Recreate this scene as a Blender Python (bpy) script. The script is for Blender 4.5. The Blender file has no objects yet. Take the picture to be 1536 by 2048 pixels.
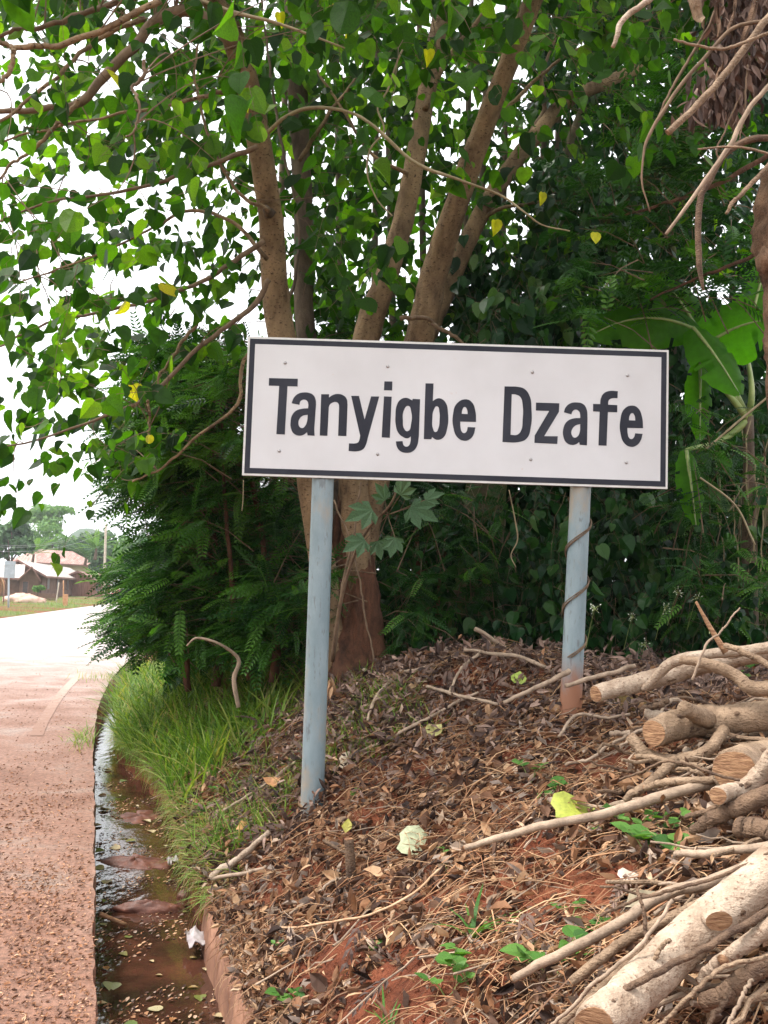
import bpy, math, random
import numpy as np
from mathutils import Matrix, Vector

rng = np.random.default_rng(7)
random.seed(7)
SC = bpy.context.scene
COL = SC.collection
PI = math.pi

# ------------------------------------------------------------------ camera
F = 2000.0                                   # focal length in photograph pixels (1536 x 2048)
CAM = np.array([0.0, 0.0, 1.6])
PITCH = math.atan((1190 - 1024) / F)
ROLL = math.radians(2.0)
_f = np.array([0, math.cos(PITCH), math.sin(PITCH)])
_u0 = np.array([0, -math.sin(PITCH), math.cos(PITCH)])
_r0 = np.array([1.0, 0, 0])
_r = _r0 * math.cos(ROLL) + _u0 * math.sin(ROLL)
_u = _u0 * math.cos(ROLL) - _r0 * math.sin(ROLL)
cam_data = bpy.data.cameras.new('camera')
cam = bpy.data.objects.new('camera', cam_data)
COL.objects.link(cam)
SC.camera = cam
M = Matrix(((_r[0], _u[0], -_f[0], CAM[0]), (_r[1], _u[1], -_f[1], CAM[1]), (_r[2], _u[2], -_f[2], CAM[2]), (0, 0, 0, 1)))
cam.matrix_world = M
cam_data.sensor_fit = 'VERTICAL'
cam_data.sensor_height = 24
cam_data.lens = 24 * F / 2048
cam_data.clip_start = 0.05
cam_data.clip_end = 4000

# ------------------------------------------------------------------ world, sun, exposure
SUN_EL, SUN_AZ = math.radians(62), math.radians(-92)    # azimuth from +Y towards +X
world = bpy.data.worlds.new('World')
SC.world = world
world.use_nodes = True
wn, wl = world.node_tree.nodes, world.node_tree.links
wn.clear()
sky = wn.new('ShaderNodeTexSky')
sky.sky_type = 'NISHITA'
sky.sun_disc = False
sky.sun_elevation = SUN_EL
sky.sun_rotation = SUN_AZ
sky.air_density = 1.0
sky.dust_density = 5.0
hs = wn.new('ShaderNodeHueSaturation')
hs.inputs['Saturation'].default_value = 0.22
hs.inputs['Value'].default_value = 1.0
bg = wn.new('ShaderNodeBackground')
bg.inputs['Strength'].default_value = 0.125
wo = wn.new('ShaderNodeOutputWorld')
wl.new(sky.outputs[0], hs.inputs['Color'])
ov = wn.new('ShaderNodeMix'); ov.data_type = 'RGBA'          # high thin overcast in front of the blue
ov.inputs[0].default_value = 0.55
ov.inputs[7].default_value = (7.6, 7.75, 8.0, 1)
wl.new(hs.outputs[0], ov.inputs[6])
wl.new(ov.outputs[2], bg.inputs['Color'])
wl.new(bg.outputs[0], wo.inputs['Surface'])

sun_data = bpy.data.lights.new('sun', 'SUN')
sun_data.energy = 1.5
sun_data.angle = math.radians(11)
sun_data.color = (1.0, 0.95, 0.88)
sun = bpy.data.objects.new('sun', sun_data)
COL.objects.link(sun)
sd = Vector((math.sin(SUN_AZ) * math.cos(SUN_EL), math.cos(SUN_AZ) * math.cos(SUN_EL), math.sin(SUN_EL)))
sun.rotation_euler = sd.to_track_quat('Z', 'Y').to_euler()
sun.location = (0, -5, 20)

SC.view_settings.view_transform = 'Standard'
SC.view_settings.look = 'None'
SC.view_settings.exposure = 1.6
SC.view_settings.gamma = 1.0
SC.render.film_transparent = False
SC.cycles.max_bounces = 8
SC.cycles.transparent_max_bounces = 8
SC.cycles.caustics_reflective = False
SC.cycles.caustics_refractive = False

HAZE = 0.0004      # per metre, thickens the view beyond the road bend

# ------------------------------------------------------------------ helpers: geometry
def at(px, py, Y):
    """world point seen at photograph pixel (px, py), Y metres down the world's Y axis"""
    px = np.asarray(px, float); py = np.asarray(py, float); Y = np.asarray(Y, float)
    d = _f + np.multiply.outer((px - 768) / F, _r) + np.multiply.outer((1024 - py) / F, _u)
    return CAM + d * (Y / d[..., 1])[..., None]

def project(P):
    v = np.asarray(P) - CAM
    z = v @ _f
    return 768 + F * (v @ _r) / z, 1024 - F * (v @ _u) / z, z

def _hash(ix, iy, seed):
    h = (ix * 374761393 + iy * 668265263 + seed * 1442695041) & 0x7fffffff
    h = ((h ^ (h >> 13)) * 1274126177) & 0x7fffffff
    return ((h ^ (h >> 16)) & 0xffff) / 65535.0

def vnoise(x, y, seed=0):
    x = np.asarray(x, float); y = np.asarray(y, float)
    ix = np.floor(x).astype(np.int64); iy = np.floor(y).astype(np.int64)
    fx = x - ix; fy = y - iy
    fx = fx * fx * (3 - 2 * fx); fy = fy * fy * (3 - 2 * fy)
    a = _hash(ix, iy, seed); b = _hash(ix + 1, iy, seed); c = _hash(ix, iy + 1, seed); d = _hash(ix + 1, iy + 1, seed)
    return (a + (b - a) * fx) * (1 - fy) + (c + (d - c) * fx) * fy

def fbm(x, y, seed=0, octv=4):
    s = 0; a = 0.5
    for k in range(octv):
        s = s + a * (vnoise(x * 2 ** k, y * 2 ** k, seed + k) - 0.5)
        a *= 0.5
    return s

# road frame: s along the road, t across it (t = 0 is the road's right edge, positive over the drain)
RU = np.array([-0.2765, 0.9610]); RN = np.array([0.9610, 0.2765])
def shift(s):
    s = np.asarray(s, float)
    q = np.clip(s - 10, 0, 12)
    return 0.11 + 0.0048 * q * q + np.clip(s - 22, 0, 95) * 0.115 + np.clip(s - 117, 0, None) * 0.5
def st2xy(s, t):
    s = np.asarray(s, float); t = np.asarray(t, float) + shift(s)
    return s * RU[0] + t * RN[0], s * RU[1] + t * RN[1]
def xy2st(x, y):
    s = x * RU[0] + y * RU[1]
    return s, x * RN[0] + y * RN[1] - shift(s)

DW = 0.60          # drain width near the camera; the bank closes over it further off
def dwf(s):
    s = np.asarray(s, float)
    return DW - .33 * sstep(8.6, 12.0, s) + sstep(4.6, 6.0, s) * (.16 * fbm(s * 1.3, s * 0 + 5, 71, 3) + .06 * fbm(s * 6, s * 0, 72, 2))
def tmap(s, T):
    d = dwf(s)
    return np.where(T < 0, T, np.where(T < DW - .03, T * (d - .03) / (DW - .03), T - DW + d))
def sstep(a, b, x):
    q = np.clip((x - a) / (b - a), 0, 1)
    return q * q * (3 - 2 * q)

def height(s, t, fine=True):
    s = np.asarray(s, float); t = np.asarray(t, float)
    x, y = st2xy(s, t)
    q = np.clip(t - dwf(s), 0, None)
    f = 1 - 0.55 * sstep(9.5, 13.5, s)
    z = 1.2 * (1 - np.exp(-q / 1.30)) * f - 0.05
    z = z + 0.30 * np.exp(-(((x - 0.55) / 0.95) ** 2 + ((y - 7.0) / 0.9) ** 2)) * sstep(0.9, 1.6, t)
    z = z + 0.10 * np.exp(-(((x + 0.35) / 0.5) ** 2 + ((y - 7.6) / 0.9) ** 2)) * sstep(0.9, 1.6, t)
    # erosion scoops in the bank
    w = sstep(0.0, 0.5, q)
    if fine:
        z = z + w * (0.18 * fbm(x * 1.3, y * 1.3, 3) + 0.15 * fbm(x * 4.2, y * 4.2, 9, 4))
        z = z + sstep(0, .15, q) * 0.035 * fbm(x * 16, y * 16, 17, 3)
    z = np.where(t < 0, 0.0, z)
    far = sstep(18, 40, s)
    z = np.where(t > dwf(s), z * (1 - far) + 0.0 * far, z)
    left = sstep(7.7, 10, -t)                      # verge beyond the road
    z = z + left * (0.05 + (0.18 * fbm(x * .25, y * .25, 5) if fine else 0))
    return z

def ground_hit(px, py):
    d = _f + _r * (px - 768) / F + _u * (1024 - py) / F
    d = d / d[1]
    ys = np.linspace(1.5, 40, 2600)
    P = CAM + np.outer(ys, d)
    s, t = xy2st(P[:, 0], P[:, 1])
    h = height(s, t)
    k = np.argmax(P[:, 2] <= h) if (P[:, 2] <= h).any() else len(ys) - 1
    return np.array([P[k, 0], P[k, 1], h[k] if k < len(ys) - 1 else P[k, 2]])

class G:
    """collects geometry, then links it as ONE mesh object"""
    def __init__(self):
        self.V = []; self.F = {}; self.T = []; self.n = 0; self.MI = {}
    def add(self, V, F, tint=0.5, mi=0):
        V = np.asarray(V, float).reshape(-1, 3)
        for f in (F if isinstance(F, (list, tuple)) else [F]):
            f = np.asarray(f, np.int64)
            if f.size == 0: continue
            self.F.setdefault(f.shape[1], []).append(f + self.n)
            self.MI.setdefault(f.shape[1], []).append(np.full(len(f), mi))
        self.V.append(V)
        self.T.append(np.broadcast_to(np.asarray(tint, float), (len(V),)) if np.ndim(tint) < 1 or len(np.atleast_1d(tint)) != len(V) else np.asarray(tint, float))
        self.n += len(V)
        return self
    def mesh(self, name, mats, smooth=False):
        me = bpy.data.meshes.new(name)
        if self.n == 0: return me
        V = np.concatenate(self.V)
        fs = []; st = []; mi = []; o = 0
        for k, lst in self.F.items():
            a = np.concatenate(lst); fs.append(a.ravel()); st.append(o + np.arange(len(a)) * k); o += a.size
            mi.append(np.concatenate(self.MI[k]))
        L = np.concatenate(fs); S = np.concatenate(st); mi = np.concatenate(mi)
        me.vertices.add(len(V)); me.vertices.foreach_set('co', V.astype(np.float32).ravel())
        me.loops.add(len(L)); me.loops.foreach_set('vertex_index', L.astype(np.int32))
        me.polygons.add(len(S)); me.polygons.foreach_set('loop_start', S.astype(np.int32))
        me.polygons.foreach_set('material_index', mi.astype(np.int32))
        me.update(calc_edges=True)
        me.polygons.foreach_set('use_smooth', np.full(len(S), bool(smooth)))
        a = me.attributes.new('tint', 'FLOAT', 'POINT')
        a.data.foreach_set('value', np.concatenate(self.T).astype(np.float32))
        for m in (mats if isinstance(mats, (list, tuple)) else [mats]): me.materials.append(m)
        return me
    def build(self, name, mats, parent=None, smooth=False, origin=None):
        if origin is not None:
            self.V = [v - np.asarray(origin) for v in self.V]
        elif parent is not None:
            self.V = [v - np.asarray(PLOC.get(parent.name, (0, 0, 0))) for v in self.V]
        o = bpy.data.objects.new(name, self.mesh(name, mats, smooth))
        COL.objects.link(o)
        if origin is not None:
            o.location = origin; PLOC[o.name] = tuple(origin)
        else:
            PLOC[o.name] = tuple(PLOC.get(parent.name, (0, 0, 0))) if parent is not None else (0, 0, 0)
        if parent is not None: o.parent = parent
        return o
PLOC = {}          # world origin of each parent

def tag(o, label=None, cat=None, group=None, kind=None):
    if label: o['label'] = label
    if cat: o['category'] = cat
    if group: o['group'] = group
    if kind: o['kind'] = kind
    return o

def empty(name, loc, label, cat, group=None):
    o = bpy.data.objects.new(name, None)
    o.empty_display_size = 0.1
    COL.objects.link(o); o.location = tuple(float(c) for c in loc)
    PLOC[o.name] = tuple(float(c) for c in loc)
    return tag(o, label, cat, group)

def norm(v):
    return v / np.maximum(np.linalg.norm(v, axis=-1, keepdims=True), 1e-9)

def smooth_path(P, W, n):
    """Catmull-Rom through P (k,3) with radii W (k,) -> n points"""
    P = np.asarray(P, float); W = np.asarray(W, float)
    if len(P) == 2:
        q = np.linspace(0, 1, n)[:, None]
        return P[0] * (1 - q) + P[1] * q, W[0] * (1 - q[:, 0]) + W[1] * q[:, 0]
    A = np.column_stack([P, W])
    A = np.vstack([2 * A[0] - A[1], A, 2 * A[-1] - A[-2]])
    u = np.linspace(0, len(P) - 1 - 1e-6, n)
    i = u.astype(int); f = (u - i)[:, None]
    a, b, c, d = A[i], A[i + 1], A[i + 2], A[i + 3]
    R = 0.5 * ((2 * b) + (-a + c) * f + (2 * a - 5 * b + 4 * c - d) * f ** 2 + (-a + 3 * b - 3 * c + d) * f ** 3)
    return R[:, :3], np.maximum(R[:, 3], 0.0005)

def tubes(P, Rd, sides=5, rough=0.0, seed=0, flute=0.0):
    """N tubes at once: P (N,k,3), Rd (N,k) -> verts, quads"""
    P = np.asarray(P, float); Rd = np.asarray(Rd, float)
    N, k, _ = P.shape
    T = norm(np.gradient(P, axis=1))
    av = norm(P[:, -1] - P[:, 0])
    ref = np.where(np.abs(av[:, 2:3]) > 0.6, np.array([[1.0, 0.2, 0.0]]), np.array([[0.1, 0.2, 1.0]]))[:, None, :]
    X = norm(np.cross(T, np.broadcast_to(ref, T.shape)))
    Y = np.cross(T, X)
    a = np.arange(sides) * 2 * PI / sides
    ca, sa = np.cos(a), np.sin(a)
    rr = Rd[:, :, None] * np.ones(sides)
    if flute: rr = rr * (1 + flute * np.sin(a * 3 + 1)[None, None, :] * 0.6 + flute * np.sin(a * 5 + 2)[None, None, :] * 0.4)
    if rough:
        g = np.random.default_rng(seed)
        n1 = g.normal(0, 1, (N, k, sides))
        n1 = (n1 + np.roll(n1, 1, 1) + np.roll(n1, -1, 1) + np.roll(n1, 1, 2)) / 2
        rr = rr * (1 + rough * n1)
    V = P[:, :, None, :] + rr[..., None] * (X[:, :, None, :] * ca[None, None, :, None] + Y[:, :, None, :] * sa[None, None, :, None])
    idx = np.arange(N * k * sides).reshape(N, k, sides)
    a0 = idx[:, :-1, :]; a1 = idx[:, 1:, :]
    b0 = np.roll(a0, -1, 2); b1 = np.roll(a1, -1, 2)
    Fq = np.stack([a0, b0, b1, a1], -1).reshape(-1, 4)
    return V.reshape(-1, 3), Fq, idx

def tube1(g, pts, rad, n=24, sides=10, rough=0.03, seed=0, tint=0.5, cap=True, mi=0, capmi=None, flute=0.0, wob=0.0):
    P, W = smooth_path(pts, rad, n)
    if wob:
        gg = np.random.default_rng(seed + 5)
        wv = np.cumsum(gg.normal(0, 1, P.shape), 0); wv -= np.linspace(0, 1, n)[:, None] * wv[-1]
        P = P + wv * wob / math.sqrt(n)
    V, Fq, idx = tubes(P[None], W[None], sides, rough, seed, flute)
    g.add(V, [Fq], tint, mi)
    if cap:
        for e, flip in ((0, True), (-1, False)):
            ring = idx[0, e] if not flip else idx[0, e][::-1]
            g.F.setdefault(sides, []).append(ring[None] + g.n - len(V))
            g.MI.setdefault(sides, []).append(np.array([capmi if capmi is not None else mi]))
    return P, W

def box(g, c, ax, ay, az, tint=0.5, mi=0):
    """box centred at c with half-axis vectors ax, ay, az"""
    c, ax, ay, az = map(np.asarray, (c, ax, ay, az))
    V = [c + i * ax + j * ay + k * az for k in (-1, 1) for j in (-1, 1) for i in (-1, 1)]
    g.add(V, [[[0, 2, 3, 1], [4, 5, 7, 6], [0, 1, 5, 4], [2, 6, 7, 3], [0, 4, 6, 2], [1, 3, 7, 5]]], tint, mi)

# --- leaf templates: stem at the origin, tip at +Y, face towards +Z
def T_heart():
    V = [(0, 0, 0), (.22, -.06, .02), (.44, .08, .05), (.50, .34, .06), (.38, .62, .02), (.17, .84, -.05), (0, 1.0, -.13), (0, .3, -.04), (0, .62, -.07)]
    L = [(-x, y, z) for x, y, z in V[1:6]]
    V = V + L   # 9..13 mirror 1..5
    Fc = [[0, 1, 2, 7], [7, 2, 3, 3], [7, 3, 4, 8], [8, 4, 5, 6], [0, 7, 10, 9], [7, 11, 10, 10], [7, 8, 12, 11], [8, 6, 13, 12]]
    quads = [f for f in Fc if f[2] != f[3]]; tris = [f[:3] for f in Fc if f[2] == f[3]]
    return np.array(V, float), [np.array(quads), np.array(tris)]
def T_heart_low():
    V = [(0, 0, 0), (.45, .02, .05), (.45, .4, .05), (0, 1.05, -.1), (-.45, .4, .05), (-.45, .02, .05), (0, .4, -.05)]
    return np.array(V, float), [np.array([[0, 1, 2, 6], [6, 2, 3, 4], [0, 6, 4, 5]])]
def T_oval(w=.2, bend=.15, n=3):
    ys = np.linspace(0, 1, n + 2); V = [(0, 0, 0)]
    for y in ys[1:-1]:
        hw = w * math.sin(PI * y ** .85)
        zz = -bend * (y ** 2); V += [(-hw, y, zz + .04), (0, y, zz - .02), (hw, y, zz + .04)]
    V.append((0, 1, -bend))
    q = []; t = [[0, 2, 1], [0, 3, 2]]
    for i in range(n - 1):
        a = 1 + 3 * i; q += [[a, a + 1, a + 4, a + 3], [a + 1, a + 2, a + 5, a + 4]]
    a = 1 + 3 * (n - 1); e = len(V) - 1
    t += [[a, a + 1, e], [a + 1, a + 2, e]]
    return np.array(V, float), ([np.array(q)] if q else []) + [np.array(t)]
def T_frond(pairs=11, ll=.17, lw=.028, bend=.22, down=.25, ang=62):
    V = []; Q = []; Tr = []
    def zc(y): return -bend * y * y
    for i in range(5):                        # rachis strip
        y = i / 4; V += [(-.006, y, zc(y)), (.006, y, zc(y))]
    for i in range(4): Q.append([2 * i, 2 * i + 1, 2 * i + 3, 2 * i + 2])
    for i in range(pairs):
        y = .16 + .82 * i / (pairs - 1)
        L = ll * (0.55 + 0.45 * math.sin(PI * min(1, (i + 1.6) / (pairs + 1.0))))
        for sgn in (-1, 1):
            a = math.radians(ang - 18 * i / pairs)
            dx, dy = sgn * math.sin(a), math.cos(a)
            bx, by, bz = 0, y, zc(y)
            px_, py_ = -dy * sgn, dx * sgn
            k = len(V)
            m = .5 * L
            V += [(bx, by, bz), (bx + dx * m + px_ * lw, by + dy * m + py_ * lw, bz - down * m * .5 + .01),
                  (bx + dx * L, by + dy * L, bz - down * L), (bx + dx * m - px_ * lw, by + dy * m - py_ * lw, bz - down * m * .5 + .01)]
            Q.append([k, k + 1, k + 2, k + 3] if sgn < 0 else [k, k + 3, k + 2, k + 1])
    return np.array(V, float), [np.array(Q)]
def T_blade(w=.03, bend=.35, n=4):
    V = []; Q = []
    for i in range(n):
        y = i / n; ww = w * (1 - y ** 2 * .7); V += [(-ww, y * (1 - .2 * y), -bend * y * y), (ww, y * (1 - .2 * y), -bend * y * y)]
    V.append((0, .86, -bend))
    for i in range(n - 1): Q.append([2 * i, 2 * i + 1, 2 * i + 3, 2 * i + 2])
    return np.array(V, float), [np.array(Q), np.array([[2 * n - 2, 2 * n - 1, 2 * n]])]
def T_curl(w=.24, curl=.5, seed=0):
    """curled dead leaf"""
    g = np.random.default_rng(seed)
    ys = [0, .3, .65, 1]; V = [(0, 0, 0)]
    for y in ys[1:3]:
        hw = w * (1.0 if y < .5 else .8); up = curl * hw * 1.4
        V += [(-hw, y, up + g.uniform(-.05, .05)), (0, y, -curl * .25 * y), (hw, y, up + g.uniform(-.05, .05))]
    V.append((g.uniform(-.1, .1), 1, curl * g.uniform(-.3, .35)))
    return np.array(V, float), [np.array([[1, 2, 5, 4], [2, 3, 6, 5]]), np.array([[0, 2, 1], [0, 3, 2], [4, 5, 7], [5, 6, 7]])]
HEART, HEARTL, OVAL, OVALW = T_heart(), T_heart_low(), T_oval(), T_oval(.34, .1)
FROND, FRONDW, FRONDL = T_frond(10, .19, .036, .3, .25), T_frond(7, .26, .055, .15, .2), T_frond(6, .22, .06, .25, .3)
BLADE, BLADEB = T_blade(.015, .25), T_blade(.018, .6)
CURLS = [T_curl(.24, .5, 1), T_curl(.16, .8, 2), T_curl(.33, .3, 3)]

def frames(tip, nrm):
    d = norm(tip); x = norm(np.cross(d, nrm)); z = np.cross(x, d)
    return np.stack([x, d, z], -1)                 # columns
def scatter(g, tpl, pos, R, sc, tint, squash=None):
    V, Fs = tpl
    pos = np.asarray(pos); N = len(pos)
    if N == 0: return
    sc = np.broadcast_to(sc, (N,))
    Vt = V[None]
    if squash is not None: Vt = V[None] * squash[:, None, :]
    W = np.einsum('nij,nvj->nvi', R, np.broadcast_to(Vt, (N,) + V.shape)) * sc[:, None, None] + pos[:, None, :]
    off = (np.arange(N) * len(V))[:, None, None]
    fl = [(f[None] + off).reshape(-1, f.shape[1]) for f in Fs]
    g.add(W.reshape(-1, 3), fl, np.repeat(np.broadcast_to(tint, (N,)), len(V)))
def randn3(n, s=1.0): return rng.normal(0, s, (n, 3))

# ------------------------------------------------------------------ helpers: materials
def newmat(name):
    m = bpy.data.materials.new(name); m.use_nodes = True
    nt = m.node_tree; nt.nodes.clear()
    out = nt.nodes.new('ShaderNodeOutputMaterial'); b = nt.nodes.new('ShaderNodeBsdfPrincipled')
    nt.links.new(b.outputs[0], out.inputs['Surface'])
    return m, nt, b, out
def ramp(nt, cols, pos=None, interp='LINEAR'):
    r = nt.nodes.new('ShaderNodeValToRGB'); e = r.color_ramp.elements
    r.color_ramp.interpolation = interp
    pos = pos or [i / (len(cols) - 1) for i in range(len(cols))]
    while len(e) < len(cols): e.new(0.5)
    for i, c in enumerate(cols):
        e[i].position = pos[i]; e[i].color = (*c, 1)
    return r
def noise(nt, scale, detail=4, rough=.6, vec=None, dist=0):
    n = nt.nodes.new('ShaderNodeTexNoise'); n.inputs['Scale'].default_value = scale
    n.inputs['Detail'].default_value = detail; n.inputs['Roughness'].default_value = rough; n.inputs['Distortion'].default_value = dist
    if vec is not None: nt.links.new(vec, n.inputs['Vector'])
    return n
def coords(nt, scale=(1, 1, 1), kind='Object'):
    tc = nt.nodes.new('ShaderNodeTexCoord'); mp = nt.nodes.new('ShaderNodeMapping')
    mp.inputs['Scale'].default_value = scale
    nt.links.new(tc.outputs[kind], mp.inputs['Vector'])
    return mp.outputs[0]
def mixc(nt, fac, a, b, mode='MIX'):
    m = nt.nodes.new('ShaderNodeMix'); m.data_type = 'RGBA'; m.blend_type = mode
    for sock, v in ((m.inputs[0], fac), (m.inputs[6], a), (m.inputs[7], b)):
        if isinstance(v, (int, float)): sock.default_value = v
        elif isinstance(v, tuple): sock.default_value = (*v, 1)
        else: nt.links.new(v, sock)
    return m.outputs[2]
def bump(nt, b, h, strength=.4, dist=.01):
    n = nt.nodes.new('ShaderNodeBump'); n.inputs['Strength'].default_value = strength; n.inputs['Distance'].default_value = dist
    nt.links.new(h, n.inputs['Height']); nt.links.new(n.outputs[0], b.inputs['Normal'])
def stepr(nt, src, lo, hi):
    m = nt.nodes.new('ShaderNodeMapRange'); m.interpolation_type = 'SMOOTHSTEP'
    m.inputs[1].default_value = lo; m.inputs[2].default_value = hi
    nt.links.new(src, m.inputs[0]); return m.outputs[0]

def leaf_mat(name, cols, trans=0.35, tcol=(1.5, 1.6, .5), rough=.42, objrand=False, pos=None, spec=.22, blotch=0.25):
    m, nt, b, out = newmat(name)
    if objrand:
        src = nt.nodes.new('ShaderNodeObjectInfo').outputs['Random']
    else:
        a = nt.nodes.new('ShaderNodeAttribute'); a.attribute_name = 'tint'; src = a.outputs['Fac']
    r = ramp(nt, cols, pos); nt.links.new(src, r.inputs[0])
    col = r.outputs[0]
    if blotch:
        n = noise(nt, 22, 3, .6, coords(nt))
        rr = ramp(nt, [(1 - blotch,) * 3, (1 + blotch,) * 3], [.3, .7]); nt.links.new(n.outputs[0], rr.inputs[0])
        col = mixc(nt, 1.0, col, rr.outputs[0], 'MULTIPLY')
    nt.links.new(col, b.inputs['Base Color'])
    b.inputs['Roughness'].default_value = rough
    b.inputs['Specular IOR Level'].default_value = spec
    if trans > 0:
        t = nt.nodes.new('ShaderNodeBsdfTranslucent')
        tc = mixc(nt, 1.0, col, tuple(tcol), 'MULTIPLY')
        nt.links.new(tc, t.inputs[0])
        mx = nt.nodes.new('ShaderNodeMixShader'); mx.inputs[0].default_value = trans
        nt.links.new(b.outputs[0], mx.inputs[1]); nt.links.new(t.outputs[0], mx.inputs[2]); nt.links.new(mx.outputs[0], out.inputs['Surface'])
    return m

def bark_mat(name, dark, light, scale=6, stretch=.25, bstr=.5, rough=.85, spots=(.06, .035, .02), spotamt=.3, mossc=None, tintramp=None):
    m, nt, b, out = newmat(name)
    v = coords(nt, (1, 1, stretch))
    n1 = noise(nt, scale, 6, .65, v, .3); n2 = noise(nt, scale * 7, 4, .6, coords(nt, (1, 1, 1.6)))
    r = ramp(nt, [dark, light], [.32, .66]); nt.links.new(n1.outputs[0], r.inputs[0])
    c = r.outputs[0]
    if tintramp:
        a = nt.nodes.new('ShaderNodeAttribute'); a.attribute_name = 'tint'
        tr = ramp(nt, tintramp); nt.links.new(a.outputs['Fac'], tr.inputs[0])
        c = mixc(nt, 1.0, c, tr.outputs[0], 'MULTIPLY')
    f = stepr(nt, n2.outputs[0], .56, .68)
    mm = nt.nodes.new('ShaderNodeMath'); mm.operation = 'MULTIPLY'; mm.inputs[1].default_value = spotamt
    nt.links.new(f, mm.inputs[0])
    c = mixc(nt, mm.outputs[0], c, spots)
    if mossc:
        n3 = noise(nt, 3.2, 5, .7, coords(nt)); c = mixc(nt, stepr(nt, n3.outputs[0], .45, .62), c, mossc)
    nt.links.new(c, b.inputs['Base Color'])
    b.inputs['Roughness'].default_value = rough; b.inputs['Specular IOR Level'].default_value = .25
    ad = nt.nodes.new('ShaderNodeMath'); ad.operation = 'ADD'
    nt.links.new(n1.outputs[0], ad.inputs[0]); nt.links.new(n2.outputs[0], ad.inputs[1])
    bump(nt, b, ad.outputs[0], bstr, .012)
    return m
def plain_mat(name, c1, c2, scale=5, rough=.7, bstr=.2, detail=5, vecscale=(1, 1, 1), metal=0, pos=(.35, .65), spec=.4, bd=.01):
    m, nt, b, out = newmat(name)
    n = noise(nt, scale, detail, .65, coords(nt, vecscale))
    r = ramp(nt, [c1, c2], list(pos)); nt.links.new(n.outputs[0], r.inputs[0])
    nt.links.new(r.outputs[0], b.inputs['Base Color'])
    b.inputs['Roughness'].default_value = rough; b.inputs['Metallic'].default_value = metal; b.inputs['Specular IOR Level'].default_value = spec
    if bstr: bump(nt, b, n.outputs[0], bstr, bd)
    return m

MAT = {}
# leaf greens (albedo)
G1 = [(.007, .026, .005), (.014, .044, .006), (.026, .076, .008), (.050, .122, .011), (.11, .19, .022)]
MAT['heart'] = leaf_mat('broad leaf green', G1 + [(.38, .34, .03)], .55, (2.6, 2.9, .35), .5, pos=[0, .25, .55, .8, .965, .99])
MAT['heart_obj'] = leaf_mat('broad leaf green single', G1 + [(.38, .34, .03)], .55, (2.6, 2.9, .35), .5, True, pos=[0, .25, .55, .8, .965, .99])
G2 = [(.006, .026, .009), (.010, .042, .013), (.017, .062, .015), (.034, .095, .018)]
MAT['vine'] = leaf_mat('creeper leaf', G2, .28, (1.5, 1.9, .6), .33)
MAT['vine_obj'] = leaf_mat('creeper leaf single', G2 + [(.09, .15, .05)], .28, (1.5, 1.9, .6), .33, True)
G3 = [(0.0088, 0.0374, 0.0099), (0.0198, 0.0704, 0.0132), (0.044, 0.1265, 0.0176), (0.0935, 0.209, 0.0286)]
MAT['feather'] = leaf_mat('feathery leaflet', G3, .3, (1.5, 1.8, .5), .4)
MAT['feather_obj'] = leaf_mat('feathery leaflet single', G3, .3, (1.5, 1.8, .5), .4, True)
MAT['banana'] = leaf_mat('banana leaf', [(.045, .15, .012), (.085, .23, .014)], .75, (2.2, 2.6, .4), .4, blotch=.12)
MAT['grass'] = leaf_mat('grass blade', [(.045, .10, .016), (.10, .19, .028), (.19, .28, .05), (.34, .28, .13)], .35, (1.5, 1.6, .5), .5, pos=[0, .4, .78, 1])
MAT['weed'] = leaf_mat('weed leaf', [(.05, .14, .035), (.09, .22, .05), (.13, .27, .06)], .3, (1.4, 1.5, .5), .45)
MAT['dead'] = leaf_mat('dry brown leaf', [(.025, .014, .011), (.065, .035, .024), (.15, .078, .046), (.30, .15, .075), (.52, .34, .20), (.34, .27, .22), (.17, .12, .095)], .1, (1.2, 1., .8), .75, pos=[0, .15, .38, .58, .78, .9, 1], spec=.25)
MAT['chips'] = leaf_mat('road chips', [(0.078, 0.039, 0.026), (0.182, 0.0845, 0.0455), (0.39, 0.195, 0.104), (0.52, 0.338, 0.221)], 0, rough=.8, blotch=0)
MAT['dead_grey'] = leaf_mat('dry greyish leaf', [(0.0364, 0.0221, 0.0182), (0.091, 0.0559, 0.0442), (0.182, 0.1144, 0.0858), (0.338, 0.2275, 0.1755)], .06, (1.2, 1., .8), .7, spec=.3)
MAT['dead_float'] = leaf_mat('floating leaf', [(.12, .14, .03), (.30, .24, .10), (.45, .36, .22), (.10, .17, .05), (.34, .15, .06)], .1, (1.2, 1, .7), .5, True)
MAT['straw'] = leaf_mat('dry straw', [(0.208, 0.091, 0.0455), (0.338, 0.169, 0.0845), (0.468, 0.299, 0.169), (0.13, 0.065, 0.039)], 0, rough=.8, blotch=0)
MAT['bark'] = bark_mat('smooth tan bark', (.085, .052, .030), (.35, .235, .135), 6, .35, 1.2, spotamt=1.0, mossc=None)
MAT['bark_dark'] = bark_mat('dark lichened bark', (.06, .042, .03), (.17, .12, .085), 9, .3, .7)
MAT['bark_red'] = bark_mat('reddish trunk bark', (0.0455, 0.0234, 0.0156), (0.195, 0.0858, 0.0494), 13, .3, 1.6, spotamt=.7)
MAT['bark_moss'] = bark_mat('mossy bark', (.05, .04, .025), (.13, .10, .06), 7, .6, .8, mossc=(.055, .07, .018))
MAT['bark_gnarl'] = bark_mat('gnarled flaking bark', (.06, .033, .022), (.26, .155, .095), 11, .7, 1.0, spotamt=.7)
MAT['twig'] = bark_mat('twig bark', (.10, .065, .042), (.21, .14, .09), 20, .5, .2)
MAT['liana'] = bark_mat('pale liana bark', (.22, .17, .10), (.36, .29, .18), 20, .5, .2)
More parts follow.
